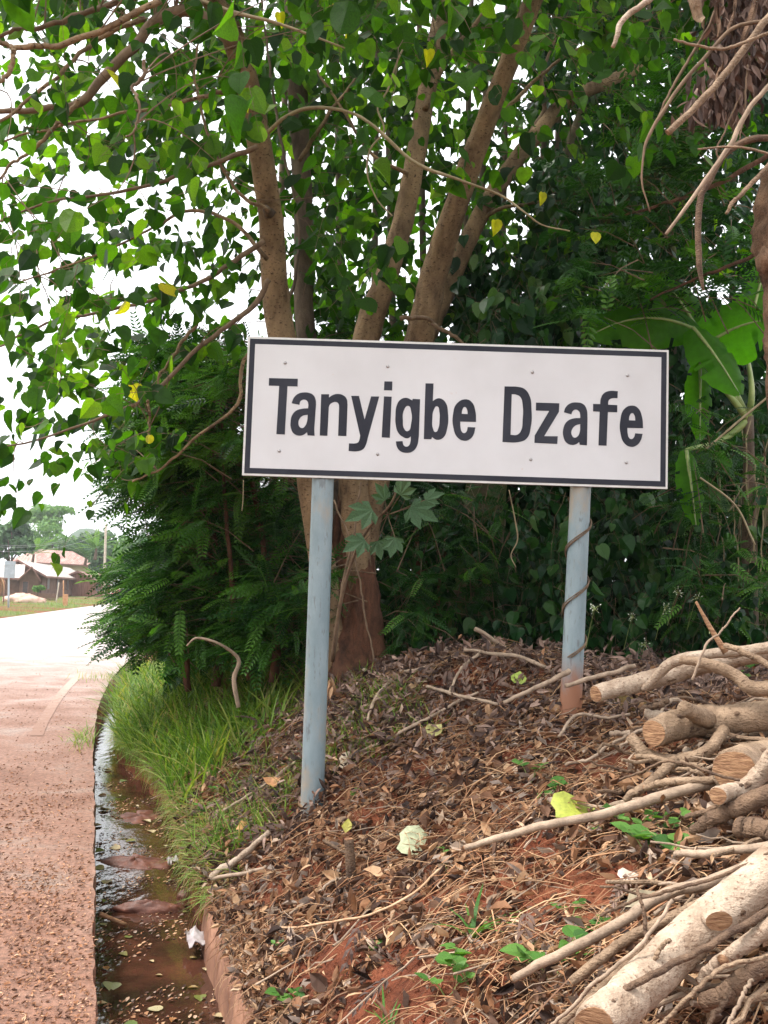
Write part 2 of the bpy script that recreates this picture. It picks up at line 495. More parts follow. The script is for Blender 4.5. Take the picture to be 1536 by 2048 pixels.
MAT['log_pale'] = bark_mat('peeled pale log', (0.24, 0.162, 0.108), (0.528, 0.414, 0.312), 9, 1, .9, .6, spots=(0.156, 0.09, 0.054), spotamt=.85)
MAT['log_tan'] = bark_mat('tan log bark', (0.144, 0.09, 0.054), (0.372, 0.258, 0.168), 11, 1, 1.0, .7, spotamt=.6)
MAT['log_brown'] = bark_mat('brown log bark', (0.072, 0.042, 0.0288), (0.228, 0.144, 0.09), 12, 1, 1.2, .8, spotamt=.5)
MAT['cutwood'] = plain_mat('cut wood', (.17, .075, .035), (.42, .24, .125), 26, .8, .9, vecscale=(1, 1, 5), bd=.01)
MAT['stick'] = bark_mat('grey tan stick', (0.192, 0.138, 0.096), (0.408, 0.3, 0.216), 16, .6, .3)

# soil
def soil_material():
    m, nt, b, out = newmat('red laterite soil')
    v = coords(nt)
    n1 = noise(nt, 2.2, 6, .6, v); n2 = noise(nt, 26, 5, .7, v); n3 = noise(nt, 90, 3, .6, v)
    r = ramp(nt, [(.085, .028, .014), (.20, .062, .031), (.27, .098, .050)], [.3, .5, .72]); nt.links.new(n1.outputs[0], r.inputs[0])
    r2 = ramp(nt, [(.55, .5, .48), (1.15, 1.1, 1.05)], [.3, .62]); nt.links.new(n2.outputs[0], r2.inputs[0])
    c = mixc(nt, 1.0, r.outputs[0], r2.outputs[0], 'MULTIPLY')
    a = nt.nodes.new('ShaderNodeAttribute'); a.attribute_name = 'tint'     # 1 = grassy verge / forest floor
    gr = ramp(nt, [(.06, .10, .022), (.15, .17, .05)], [.4, .6]); nt.links.new(n2.outputs[0], gr.inputs[0])
    c = mixc(nt, a.outputs['Fac'], c, gr.outputs[0])
    nt.links.new(c, b.inputs['Base Color']); b.inputs['Roughness'].default_value = .92; b.inputs['Specular IOR Level'].default_value = .2
    ad = nt.nodes.new('ShaderNodeMath'); ad.operation = 'ADD'
    nt.links.new(n2.outputs[0], ad.inputs[0]); nt.links.new(n3.outputs[0], ad.inputs[1])
    bump(nt, b, ad.outputs[0], .9, .03)
    return m
MAT['soil'] = soil_material()

def road_material():
    m, nt, b, out = newmat('dusty laterite stained road with painted far glare')
    tc = nt.nodes.new('ShaderNodeTexCoord'); sp = nt.nodes.new('ShaderNodeSeparateXYZ')
    nt.links.new(tc.outputs['Object'], sp.inputs[0])
    v = coords(nt); n1 = noise(nt, 1.1, 6, .65, v, .4); n2 = noise(nt, 34, 5, .7, v); n3 = noise(nt, 160, 2, .5, v)
    dirt = ramp(nt, [(.17, .078, .046), (.24, .125, .082), (.22, .165, .13)], [.3, .52, .72]); nt.links.new(n1.outputs[0], dirt.inputs[0])
    asp = ramp(nt, [(.34, .28, .25), (.44, .39, .36)], [.3, .7]); nt.links.new(n2.outputs[0], asp.inputs[0])
    # laterite wash near; with distance (Y) the colour pales, standing in for bright glare
    f1 = stepr(nt, sp.outputs[1], 6.0, 34.0)
    f2 = mixc(nt, 1.0, f1, n1.outputs[0], 'ADD')
    ff = stepr(nt, f2, .40, 1.45)
    c = mixc(nt, ff, dirt.outputs[0], asp.outputs[0])
    r2 = ramp(nt, [(.45, .42, .40), (1.15, 1.1, 1.08)], [.32, .6]); nt.links.new(n2.outputs[0], r2.inputs[0])
    c = mixc(nt, 1.0, c, r2.outputs[0], 'MULTIPLY')
    nt.links.new(c, b.inputs['Base Color'])
    rr = ramp(nt, [(.8,) * 3, (.38,) * 3]); nt.links.new(ff, rr.inputs[0]); nt.links.new(rr.outputs[0], b.inputs['Roughness'])
    ad = nt.nodes.new('ShaderNodeMath'); ad.operation = 'ADD'
    nt.links.new(n2.outputs[0], ad.inputs[0]); nt.links.new(n3.outputs[0], ad.inputs[1])
    bump(nt, b, ad.outputs[0], .6, .008)
    return m
MAT['road'] = road_material()
MAT['concrete'] = plain_mat('stained drain concrete', (.12, .05, .03), (.30, .15, .09), 5, .85, .5, 7)
def line_material():
    m, nt, b, out = newmat('worn edge line paint')
    tc = nt.nodes.new('ShaderNodeTexCoord'); sp = nt.nodes.new('ShaderNodeSeparateXYZ'); nt.links.new(tc.outputs['Object'], sp.inputs[0])
    n = noise(nt, 9, 6, .75, coords(nt)); f = mixc(nt, 1.0, stepr(nt, sp.outputs[1], 10.0, 22.0), n.outputs[0], 'ADD')
    c = mixc(nt, stepr(nt, f, .50, 1.1), (.21, .11, .073), (.34, .25, .20)); nt.links.new(c, b.inputs['Base Color']); b.inputs['Roughness'].default_value = .8
    return m
MAT['paintline'] = line_material()
def water_material():
    m, nt, b, out = newmat('muddy drain water')
    v = coords(nt); n1 = noise(nt, 3, 4, .6, v); n2 = noise(nt, 9, 3, .5, coords(nt, (1, .5, 1)))
    r = ramp(nt, [(.022, .012, .008), (.085, .032, .019)], [.35, .7]); nt.links.new(n1.outputs[0], r.inputs[0])
    nt.links.new(r.outputs[0], b.inputs['Base Color']); b.inputs['Roughness'].default_value = .03
    b.inputs['IOR'].default_value = 1.33; b.inputs['Specular IOR Level'].default_value = .8
    bump(nt, b, n2.outputs[0], .3, .03)
    return m
MAT['water'] = water_material()
# sign
def board_material():
    m, nt, b, out = newmat('weathered white sign sheet')
    v = coords(nt); n1 = noise(nt, 1.6, 5, .6, v); n2 = noise(nt, 16, 4, .65, v)
    r = ramp(nt, [(.57, .56, .565), (.66, .655, .665)], [.3, .65]); nt.links.new(n1.outputs[0], r.inputs[0])
    f = stepr(nt, n2.outputs[0], .66, .74)
    mm = nt.nodes.new('ShaderNodeMath'); mm.operation = 'MULTIPLY'; mm.inputs[1].default_value = .35; nt.links.new(f, mm.inputs[0])
    c = mixc(nt, mm.outputs[0], r.outputs[0], (.55, .36, .27))
    nt.links.new(c, b.inputs['Base Color']); b.inputs['Roughness'].default_value = .75; b.inputs['Specular IOR Level'].default_value = .15
    return m
MAT['board'] = board_material()
MAT['rim'] = plain_mat('white sign edge', (.60, .59, .56), (.74, .73, .71), 9, .8, 0, spec=.1)
MAT['black'] = plain_mat('faded black vinyl', (.022, .024, .034), (.040, .042, .055), 2.5, .7, 0, spec=.2)
MAT['rivet'] = plain_mat('steel rivet', (.30, .28, .28), (.5, .48, .46), 30, .4, 0, metal=.8)
def post_material():
    m, nt, b, out = newmat('pale blue painted steel post')
    v = coords(nt, (1, 1, .35)); n1 = noise(nt, 5, 6, .7, v); n2 = noise(nt, 40, 4, .6, coords(nt, (1, 1, .25)))
    tc = nt.nodes.new('ShaderNodeTexCoord'); sp = nt.nodes.new('ShaderNodeSeparateXYZ'); nt.links.new(tc.outputs['Object'], sp.inputs[0])
    r = ramp(nt, [(.13, .185, .205), (.25, .31, .33)], [.3, .7]); nt.links.new(n1.outputs[0], r.inputs[0])
    scr = stepr(nt, n2.outputs[0], .56, .68)
    mm = nt.nodes.new('ShaderNodeMath'); mm.operation = 'MULTIPLY'; mm.inputs[1].default_value = .6; nt.links.new(scr, mm.inputs[0])
    c = mixc(nt, mm.outputs[0], r.outputs[0], (.10, .10, .10))
    n5 = noise(nt, 3, 5, .7, coords(nt, (1, 1, .5)))
    c = mixc(nt, stepr(nt, n5.outputs[0], .5, .72), c, (.30, .25, .19))
    a = nt.nodes.new('ShaderNodeAttribute'); a.attribute_name = 'tint'     # dirt splashed at the foot
    ad = mixc(nt, 1.0, a.outputs['Fac'], n1.outputs[0], 'MULTIPLY')
    c = mixc(nt, stepr(nt, ad, .18, .62), c, (.27, .115, .06))
    grey = stepr(nt, n1.outputs[0], .5, .75)
    nt.links.new(c, b.inputs['Base Color']); b.inputs['Roughness'].default_value = .5
    bump(nt, b, n2.outputs[0], .1, .003)
    return m
MAT['post'] = post_material()
MAT['wallmud'] = plain_mat('brown mud wall', (.11, .060, .045), (.19, .11, .08), 1.2, .9, .2)
MAT['wallrust'] = plain_mat('rusty board wall', (.20, .085, .06), (.34, .17, .12), 3, .9, .3, vecscale=(3, 3, .3))
MAT['wallcream'] = plain_mat('cream plaster wall', (.45, .34, .22), (.55, .45, .33), .8, .9, .1)
MAT['wallwhite'] = plain_mat('whitewashed wall', (.70, .66, .60), (.80, .77, .72), .8, .9, .1)
MAT['roofpale'] = plain_mat('pale metal roof', (.34, .29, .26), (.48, .43, .39), 2, .55, .3, vecscale=(2, .3, 1))
MAT['roofrust'] = plain_mat('rusty metal roof', (.24, .10, .08), (.44, .30, .25), 1.3, .6, .3, vecscale=(2.4, .3, 1))
MAT['fascia'] = plain_mat('brown fascia', (.18, .09, .07), (.28, .15, .12), 3, .8, 0)
MAT['darkwin'] = plain_mat('dark window', (.04, .03, .035), (.08, .06, .06), 3, .4, 0)
MAT['polewood'] = plain_mat('pale timber pole', (.40, .33, .26), (.58, .50, .42), 6, .8, .2)
MAT['orangewood'] = plain_mat('orange timber', (.40, .18, .09), (.58, .32, .18), 6, .8, .2)
MAT['signback'] = plain_mat('grey sign back', (.34, .38, .42), (.46, .50, .54), 4, .5, 0)
MAT['wire'] = plain_mat('cable', (.2, .2, .2), (.3, .3, .3), 4, .5, 0)
MAT['far_a'] = leaf_mat('far crown dark', [(.03, .075, .035), (.05, .11, .045), (.08, .15, .06)], .2, rough=.6, blotch=0)
MAT['far_b'] = leaf_mat('far crown light', [(.06, .14, .04), (.10, .21, .055), (.15, .27, .07)], .25, rough=.6, blotch=0)
MAT['hill'] = plain_mat('far wooded hill', (.04, .075, .04), (.07, .11, .06), .05, .95, 0)
MAT['pink'] = leaf_mat('pink leaf', [(.65, .10, .22), (.80, .25, .38)], .2, (1.2, 1, 1), .5, blotch=0)
MAT['white_fl'] = leaf_mat('white petal', [(.45, .50, .34), (.66, .68, .58)], .2, (1, 1, 1), .5, blotch=0)
MAT['moss_st'] = plain_mat('mud', (.07, .026, .018), (.17, .062, .038), 14, .5, 1.0, 8)
MAT['thatch'] = plain_mat('thatch', (.28, .17, .12), (.45, .30, .22), 9, .9, .3)
MAT['tyre'] = plain_mat('white plastic scrap', (.25, .2, .2), (.5, .46, .46), 9, .4, .3)

# ================================================================== THE SETTING
def grid_mesh(name, S, T, zf, mat, tintf=None, dz=0.0, label=None):
    SS, TT = np.meshgrid(S, T, indexing='ij')
    X, Y = st2xy(SS, tmap(SS, TT)); Z = zf(SS, TT) + dz
    g = G(); idx = np.arange(SS.size).reshape(SS.shape)
    q = np.stack([idx[:-1, :-1], idx[1:, :-1], idx[1:, 1:], idx[:-1, 1:]], -1).reshape(-1, 4)[:, ::-1]
    tint = tintf(SS, TT, X, Y).ravel() if tintf else 0.0
    g.add(np.stack([X, Y, Z], -1).reshape(-1, 3), [q], tint)
    return g

S_ = np.concatenate([[-60, -20, -8, -4, -2], np.arange(0, 13.5, .03), np.arange(13.5, 20, .12), np.arange(20, 60, 1.0), np.arange(60, 160, 4), [160, 190, 240, 320, 450, 700, 1100]])
T_ = np.concatenate([[-700, -300, -120, -60, -40, -30, -22, -16, -12, -9.5, -8.4, -7.8, -7.4, -3, -1, -.2, -.012], [0.0, .02, .05, .3, .5, DW - .05, DW - .02],
                     np.arange(DW + .10, 4.6, .03), np.arange(4.6, 9, .2), [9, 12, 18, 30, 60, 120, 300, 700]])
def zground(S, T0):
    T = T0
    z = height(S, tmap(S, T))
    z = np.where((T < -0.001), z - .02, z)
    ch = (T >= -0.001) & (T < DW - .01)
    x, y = st2xy(S, tmap(S, T))
    bed = -.46 + .05 * fbm(x * 4, y * 4, 31) + .10 * sstep(.35, DW, T)
    fade = sstep(28, 34, S)
    z = np.where(ch, bed * (1 - fade) - .02 * fade, z)
    z = np.where((T >= -0.001) & (T < .01), np.where(ch, z, z), z)
    return z
def tground(S, T, X, Y):
    v = sstep(7.4, 8, -T) * sstep(.38, .5, vnoise(X * .35, Y * .35, 4) * .55 + .25)
    r = sstep(5.5, 8, T) * .9
    gr = sstep(9, 12, S) * sstep(DW, 1.2, T) * .55
    return np.clip(np.maximum(np.maximum(v, r), gr), 0, 1)
tag(grid_mesh('ground', S_, T_, zground, MAT['soil'], tground).build('ground', MAT['soil'], smooth=True), kind='structure')

# road: slab with a thick broken edge along the drain
RS = np.concatenate([[-60, -10, -2], np.arange(0, 22, .06), np.arange(22, 60, 1), np.arange(60, 160, 3), [170, 200, 260]])
def zroad(S, T):
    x, y = st2xy(S, T)
    return .004 + .03 * fbm(x * .8, y * .8, 12, 3) * sstep(0, .4, -T) * (1 - sstep(20, 30, S))
g = G()
RT = np.array([-7.4, -6.3, -5, -3.6, -2.4, -1.6, -1.0, -.6, -.3, -.12, -.03, 0.0, .006, .008])
SS, TT = np.meshgrid(RS, RT, indexing='ij')
jag = (.030 * fbm(SS * 2.2, SS * 0 + 3, 41) + .022 * fbm(SS * 11, SS * 0 + 1, 42)) * (1 - sstep(22, 24, SS)) - .012
TJ = TT + np.where(TT > -.05, jag, 0)
Z = zroad(SS, TT) + np.where(TT == .006, -.03 , 0) + np.where(TT == .008, -.42, 0)
X, Y = st2xy(SS, TJ)
idx = np.arange(SS.size).reshape(SS.shape)
q = np.stack([idx[:-1, :-1], idx[1:, :-1], idx[1:, 1:], idx[:-1, 1:]], -1)[:, :].reshape(-1, 4)[:, ::-1]
g.add(np.stack([X, Y, Z], -1).reshape(-1, 3), [q], .5)
tag(g.build('road', MAT['road'], smooth=False), kind='structure')
# worn white edge line
LS = np.arange(8.5, 20, .25)
g = G()
for a, b_ in [(11.2, 19.2)]:
    ls = np.arange(a, b_ + .01, .1)
    SS, TT = np.meshgrid(ls, np.array([-.66, -.63, -.57, -.54]), indexing='ij')
    TT = TT + .015 * fbm(SS * 6, TT * 20, 5) + .012 * (TT > -.6) * 1
    X, Y = st2xy(SS, TT); idx = np.arange(SS.size).reshape(SS.shape)
    q = np.stack([idx[:-1, :-1], idx[1:, :-1], idx[1:, 1:], idx[:-1, 1:]], -1).reshape(-1, 4)[:, ::-1]
    g.add(np.stack([X, Y, zroad(SS, TT) + .005], -1).reshape(-1, 3), [q])
tag(g.build('road_marking', MAT['paintline']), kind='structure')

# drain wall on the bank side (rough mortar kerb) and water
g = G()
WS = np.arange(0.5, 5.6, .04)
WT = np.array([DW - .055, DW - .045, DW - .03, DW + .01, DW + .035, DW + .05])
WZ = np.array([-.46, -.2, -.075, -.05, -.06, -.30])
SS, TT = np.meshgrid(WS, WT, indexing='ij'); ZZ = np.broadcast_to(WZ, SS.shape).copy()
wob = .05 * fbm(SS * 1.7, SS * 0, 51) + .03 * fbm(SS * 7, TT * 9, 52)
top = sstep(-.2, 0, ZZ)
ZZ += top * (.10 * fbm(SS * 2.3, SS * 0 + 2, 53, 4) - .015)
X, Y = st2xy(SS, TT + wob)
idx = np.arange(SS.size).reshape(SS.shape)
q = np.stack([idx[:-1, :-1], idx[1:, :-1], idx[1:, 1:], idx[:-1, 1:]], -1).reshape(-1, 4)[:, ::-1]
g.add(np.stack([X, Y, ZZ], -1).reshape(-1, 3), [q])
tag(g.build('drain_wall', MAT['concrete'], smooth=True), kind='structure')
g = G()
ws = np.arange(0.3, 27, .2)
SS, TT = np.meshgrid(ws, np.array([.004, .2, .4, DW + .02]), indexing='ij')
X, Y = st2xy(SS, np.where(TT > .1, tmap(SS, TT), TT)); idx = np.arange(SS.size).reshape(SS.shape)
q = np.stack([idx[:-1, :-1], idx[1:, :-1], idx[1:, 1:], idx[:-1, 1:]], -1).reshape(-1, 4)[:, ::-1]
WATER_Z = -.30
g.add(np.stack([X, Y, np.full(X.shape, WATER_Z)], -1).reshape(-1, 3), [q])
tag(g.build('drain_water', MAT['water']), kind='structure')

def on_plane(px, py, z):
    d = _f + _r * (px - 768) / F + _u * (1024 - py) / F
    return CAM + d * ((z - CAM[2]) / d[2])

# mud banks in the water
def blob(name, mat, c, rx, ry, rz, rot, seed, label, cat, group=None, dz=0.0):
    n, m = 40, 18
    g = G(); th = np.linspace(0, 2 * PI, n, endpoint=False); ph = np.linspace(.02, PI - .02, m)
    PH, TH = np.meshgrid(ph, th, indexing='ij')
    r = 1 + .8 * fbm(np.cos(TH) * 2.2 + seed * 7 + PH, np.sin(TH) * 2.2 + PH * 1.3, seed) + .5 * fbm(np.cos(TH) * 6 + PH * 3, np.sin(TH) * 6, seed + 3)
    x = rx * r * np.sin(PH) * np.cos(TH); y = ry * r * np.sin(PH) * np.sin(TH); z = rz * r * np.cos(PH)
    cr, sr = math.cos(rot), math.sin(rot)
    V = np.stack([x * cr - y * sr, x * sr + y * cr, z], -1) + np.asarray(c) + np.array([0, 0, dz])
    idx = np.arange(n * m).reshape(m, n); b0 = np.roll(idx, -1, 1)
    q = np.stack([idx[:-1], idx[1:], b0[1:], b0[:-1]], -1).reshape(-1, 4)
    g.add(V.reshape(-1, 3), [q, idx[0][None], idx[-1][::-1][None]])
    return tag(g.build(name, mat, smooth=True, origin=tuple(c)), label, cat, group)
blob('mud_lump', MAT['moss_st'], on_plane(300, 1822, -.30), .20, .05, .055, .12, 3, 'long wet red mud lump lying across the drain like a small dam', 'mud')
blob('mud_lump', MAT['moss_st'], on_plane(375, 1795, -.30), .06, .05, .05, .5, 5, 'rounded mud lump beside the drain wall above the still pool', 'mud')
blob('mud_bank', MAT['moss_st'], on_plane(270, 1735, -.33), .26, .16, .06, -.3, 8, 'flat mud bank rising from the drain below the ripples', 'mud')
blob('mud_bank', MAT['moss_st'], on_plane(275, 1645, -.345), .24, .3, .06, -.3, 12, 'broad silt bank in the middle of the narrow drain', 'mud')

# ================================================================== FAR DISTANCE
def crown_faces(g, c, rad, n, size, tintbase=.5, clumps=9, seed=0):
    """leaf-clump faces on and inside several overlapping lobes"""
    r = np.random.default_rng(seed)
    cc = r.normal(0, 1, (clumps, 3)); cc = norm(cc) * r.uniform(.35, .8, (clumps, 1))
    cr = r.uniform(.30, .5, clumps)
    k = r.integers(0, clumps, n)
    d = norm(r.normal(0, 1, (n, 3))); d[:, 2] = np.where(d[:, 2] < -.4, -d[:, 2], d[:, 2])
    p = cc[k] + d * (cr[k] * r.uniform(.6, 1.05, n))[:, None]
    pos = np.asarray(c) + p * np.asarray(rad)
    nr = norm(d + r.normal(0, .5, (n, 3))); tip = norm(np.cross(nr, r.normal(0, 1, (n, 3))))
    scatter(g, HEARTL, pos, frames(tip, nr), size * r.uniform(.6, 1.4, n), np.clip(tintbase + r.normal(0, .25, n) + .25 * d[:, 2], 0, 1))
def far_tree(px, py_top, py_base, Y, wpx, mat, label, n=900, size=.5, flat=1.0, seed=0, name='tree', trunk=.25):
    b = at(px, 1190, Y); b[2] = 0.1
    top = at(px, py_top, Y)[2]; bot = at(px, py_base, Y)[2]
    e = empty(name, b, label, 'tree', 'trees beyond the houses')
    w = wpx / F * Y / 2
    h = (top - bot) / 2
    c = np.array([b[0], b[1], bot + h])
    g = G(); tube1(g, [b, b + (c - b) * .5 + [.3, 0, 0], c + [0, 0, h * .4]], [trunk, trunk * .7, trunk * .3], 10, 7, .05, seed)
    for k in range(5):
        a = k * 1.3 + seed; tube1(g, [b + (c - b) * .6, c + np.array([math.cos(a) * w * .6, math.sin(a) * w * .6, h * .1])], [trunk * .4, .04], 6, 5, .05, k)
    g.build('trunk', MAT['bark_dark'], e, True)
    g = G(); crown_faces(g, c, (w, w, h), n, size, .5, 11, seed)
    tag(g.build('crown', mat, e), kind=None)
far_tree(15, 1025, 1150, 128, 110, MAT['far_a'], 'dense dark round tree at the left edge behind the brown house', 2600, .55, seed=1)
far_tree(92, 1008, 1062, 195, 120, MAT['far_b'], 'wide flat topped tree rising highest above the rusty roof', 1700, .6, seed=2)
far_tree(98, 1050, 1125, 185, 125, MAT['far_b'], 'bright green feathery tree directly behind the rusty roof', 2200, .5, seed=3)
far_tree(200, 1062, 1150, 150, 90, MAT['far_a'], 'mid green tree behind the tall utility pole', 1700, .5, seed=4)
far_tree(255, 1055, 1165, 140, 80, MAT['far_b'], 'light green tree right of the pole where the road disappears', 1700, .5, seed=5)
far_tree(158, 1070, 1130, 175, 80, MAT['far_a'], 'hazy grey green tree between the flat topped tree and the pole', 1300, .5, seed=6)
far_tree(330, 1040, 1175, 120, 130, MAT['far_a'], 'dark tree hidden behind the feathery shrub beyond the road', 1700, .5, seed=7)
def plant_fronds(name, px, py, Y, n, L, mat, label, cat, seed, stem=0, tpl=None, group=None):
    b = at(px, py, Y); e = empty(name, b, label, cat, group); r = np.random.default_rng(seed)
    topz = stem
    if stem:
        g = G(); tube1(g, [b, b + [0.1, 0, stem]], [.22, .14], 8, 7, .05, seed); g.build('trunk', MAT['bark_dark'], e, True)
    a = r.uniform(0, 2 * PI, n); el = r.uniform(.2, 1.2, n)
    tip = np.stack([np.cos(a) * np.cos(el), np.sin(a) * np.cos(el), np.sin(el)], -1)
    nr = np.cross(np.cross(tip, [0, 0, 1.0]), tip)
    g = G(); scatter(g, tpl or FROND, np.tile(b + [0, 0, topz], (n, 1)), frames(tip, nr), L * r.uniform(.7, 1.1, n), r.uniform(0, 1, n))
    g.build('foliage', mat, e)
BANL = T_oval(.13, .45, 6)
plant_fronds('palm_tree', 65, 1128, 140, 26, 3.6, MAT['far_b'], 'pale green palm spreading over the left end of the rusty roof', 'palm', 1, 1.4, group='palms behind the houses')
plant_fronds('palm_tree', 170, 1130, 135, 22, 3.2, MAT['far_a'], 'dark green palm just right of the rusty roof', 'palm', 2, 1.0, group='palms behind the houses')
plant_fronds('palm_tree', 190, 1120, 128, 22, 2.8, MAT['far_b'], 'small palm left of the tall utility pole', 'palm', 3, 1.5, group='palms behind the houses')
plant_fronds('banana_clump', 198, 1180, 112, 12, 2.6, MAT['far_b'], 'banana clump standing left of the utility pole', 'banana plant', 4, .8, BANL)
plant_fronds('banana_clump', 236, 1150, 118, 12, 2.8, MAT['far_b'], 'banana clump right of the utility pole above the pink bush', 'banana plant', 5, .8, BANL)
plant_fronds('pink_bush', 240, 1198, 96, 40, 1.1, MAT['pink'], 'bright pink leaved bush on the far roadside right of the white post', 'bush', 6, 0, OVAL)

# hill line
for i, (nm, Y, z0, hgt, cx, wd, lab) in enumerate([('hill', 620, 0, 37, 165, 170, 'h'), ('hill', 900, 0, 40, 420, 520, 'h')]):
    g = G(); th = np.linspace(0, 2 * PI, 48, endpoint=False); rr = np.linspace(0, 1, 14)
    RR, TH = np.meshgrid(rr, th, indexing='ij'); c = at(cx, 1180, Y)
    w = wd / F * Y
    X = c[0] + RR * w * np.cos(TH); Yy = c[1] + RR * w * .6 * np.sin(TH)
    Z = -2 + hgt * np.exp(-(RR * 1.7) ** 2) * (1 + .25 * fbm(X * .02, Yy * .02, 3)) + 5 * fbm(X * .1, Yy * .1, 8) - 3 * RR
    idx = np.arange(RR.size).reshape(RR.shape); b0 = np.roll(idx, -1, 1)
    g.add(np.stack([X, Yy, Z], -1).reshape(-1, 3), [np.stack([idx[:-1], idx[1:], b0[1:], b0[:-1]], -1).reshape(-1, 4)])
    tag(g.build('hill', MAT['hill'], smooth=True), kind='structure')

# --- houses
def gable_house(name, p0, dirv, length, width, wall_h, ridge_h, wallm, roofm, label, windows=(), doors=(), endwins=(), over=.5, endm=None, hip=0):
    """p0 = near ground corner, dirv = direction of the long front wall, the house lies to the far side of it"""
    d = norm(np.array([dirv[0], dirv[1], 0.0])); w = np.array([-d[1], d[0], 0.0])
    if np.dot(w[:2], np.array(p0)[:2]) < 0: w = -w
    up = np.array([0, 0, 1.0]); p0 = np.array([p0[0], p0[1], 0.05])
    e = empty(name, p0, label, 'house')
    P = lambda a, b, c: p0 + d * a + w * b + up * c
    def quadwall(V, nm, m):
        g = G(); V = np.array(V); nrm = norm(np.cross(V[1] - V[0], V[2] - V[0]))
        n = len(V); Vb = V + (-nrm) * .15 * (1 if np.dot(nrm, V.mean(0) - P(length / 2, width / 2, wall_h / 2)) > 0 else -1)
        side = [[i, (i + 1) % n, n + (i + 1) % n, n + i] for i in range(n)]
        g.add(np.vstack([V, Vb]), [np.array([list(range(n)), list(range(2 * n - 1, n - 1, -1))]), np.array(side)])
        return g.build(nm, m, e)
    fw = quadwall([P(0, 0, -.3), P(length, 0, -.3), P(length, 0, wall_h), P(0, 0, wall_h)], 'wall', wallm)
    quadwall([P(0, width, -.3), P(length, width, -.3), P(length, width, wall_h), P(0, width, wall_h)], 'wall', wallm)
    r = 0 if hip else ridge_h - wall_h
    for a, mm in ((0, wallm), (length, endm or wallm)):
        if hip: quadwall([P(a, .1, -.3), P(a, width - .1, -.3), P(a, width - .1, wall_h), P(a, .1, wall_h)], 'wall', mm)
        else: quadwall([P(a, .02, -.3), P(a, width - .02, -.3), P(a, width - .02, wall_h - .02), P(a, width / 2, ridge_h - .08), P(a, .02, wall_h - .02)], 'wall', mm)
    # roof: two slopes of corrugated sheets, each sheet a part
    sl = (ridge_h - wall_h) / (width / 2)
    for side in (0, 1):
        ns = max(3, int(length / 2.2)); 
        for k in range(ns):
            a0 = -over + (length + 2 * over) * k / ns; a1 = -over + (length + 2 * over) * (k + 1) / ns - .02
            nc = 12; g = G(); V = []
            for i in range(nc + 1):
                a = a0 + (a1 - a0) * i / nc; cz = .03 * (i % 2) + .012 * (k % 2)
                ha = hip * max(0, min(1, 1)) if hip else 0
                # hip ends pull the ridge in
                ar = min(max(a, hip), length - hip) if hip else a
                b_e = -over if side == 0 else width + over
                V += [P(a, b_e, wall_h - sl * over + cz), P(ar, width / 2, ridge_h + cz)]
            V = np.array(V); V = np.vstack([V, V - [0, 0, .04]]); n2 = 2 * (nc + 1)
            q = []
            for i in range(nc):
                q += [[2 * i, 2 * i + 2, 2 * i + 3, 2 * i + 1], [n2 + 2 * i, n2 + 2 * i + 1, n2 + 2 * i + 3, n2 + 2 * i + 2], [2 * i, n2 + 2 * i, n2 + 2 * i + 2, 2 * i + 2]]
            g.add(V, [np.array(q)], .5)
            g.build('roof_sheet', roofm, e)
    if hip:
        for a, ar in ((-over, hip), (length + over, length - hip)):
            g = G(); V = np.array([P(a, -over, wall_h - sl * over - .01), P(a, width + over, wall_h - sl * over - .01), P(ar, width / 2, ridge_h + .01)])
            g.add(np.vstack([V, V - [0, 0, .05]]), [np.array([[0, 1, 2], [5, 4, 3]]), np.array([[0, 3, 4, 1]])]); g.build('roof_sheet', roofm, e)
    # fascias
    g = G(); box(g, P(length / 2, -over - .03, wall_h - sl * over - .03), d * (length / 2 + over), w * .02, up * .11); g.build('fascia', MAT['fascia'], e)
    if not hip:
        for a in (-over - .03,):
            for sg in (0, 1):
                b0 = P(a, -over if sg == 0 else width + over, wall_h - sl * over); b1 = P(a, width / 2, ridge_h)
                g = G(); box(g, (b0 + b1) / 2, (b1 - b0) / 2, d * .03, up * .11); g.build('fascia', MAT['fascia'], e)
    for (a, wd, z0, z1) in windows:
        g = G(); box(g, P(a, -.01, (z0 + z1) / 2), d * (wd / 2 + .07), w * .05, up * ((z1 - z0) / 2 + .07)); wf = g.build('window', MAT['fascia'], e)
        g = G(); box(g, P(a, -.07, (z0 + z1) / 2), d * wd / 2, w * .015, up * (z1 - z0) / 2); g.build('pane', MAT['darkwin'], wf)
    for (a, wd, z1) in doors:
        g = G(); box(g, P(a, -.02, z1 / 2), d * (wd / 2 + .07), w * .05, up * (z1 / 2 + .05)); wf = g.build('door', MAT['fascia'], e)
        g = G(); box(g, P(a, -.085, z1 / 2), d * wd / 2, w * .015, up * (z1 / 2 - .05)); g.build('door_panel', MAT['darkwin'], wf)
    return e
H2a = at(82, 1192, 112); H2b = at(172, 1189, 150)
L2 = np.linalg.norm((H2b - H2a)[:2])
gable_house('long_house', H2a, (H2b - H2a)[:2], L2, 5.2, 2.55, 3.95, MAT['wallmud'], MAT['roofpale'],
            'long low brown house with pale metal roof and dark windows among the far houses',
            windows=[(4, 1.5, .9, 2.1), (11, 1.6, .8, 2.1), (19, 1.8, .8, 2.0), (28, 2., .9, 2.)], endm=MAT['wallwhite'])
H1b = at(38, 1192, 108); H1 = H1b - np.array([.947, .32, 0]) * 6.5
gable_house('small_house', H1, (H1b - H1)[:2], np.linalg.norm((H1b - H1)[:2]), 5.0, 2.15, 3.5, MAT['wallmud'], MAT['roofpale'],
            'small brown house with a pale roof behind the grey sign back at left', windows=[(3, .9, .9, 1.7)], over=.4)
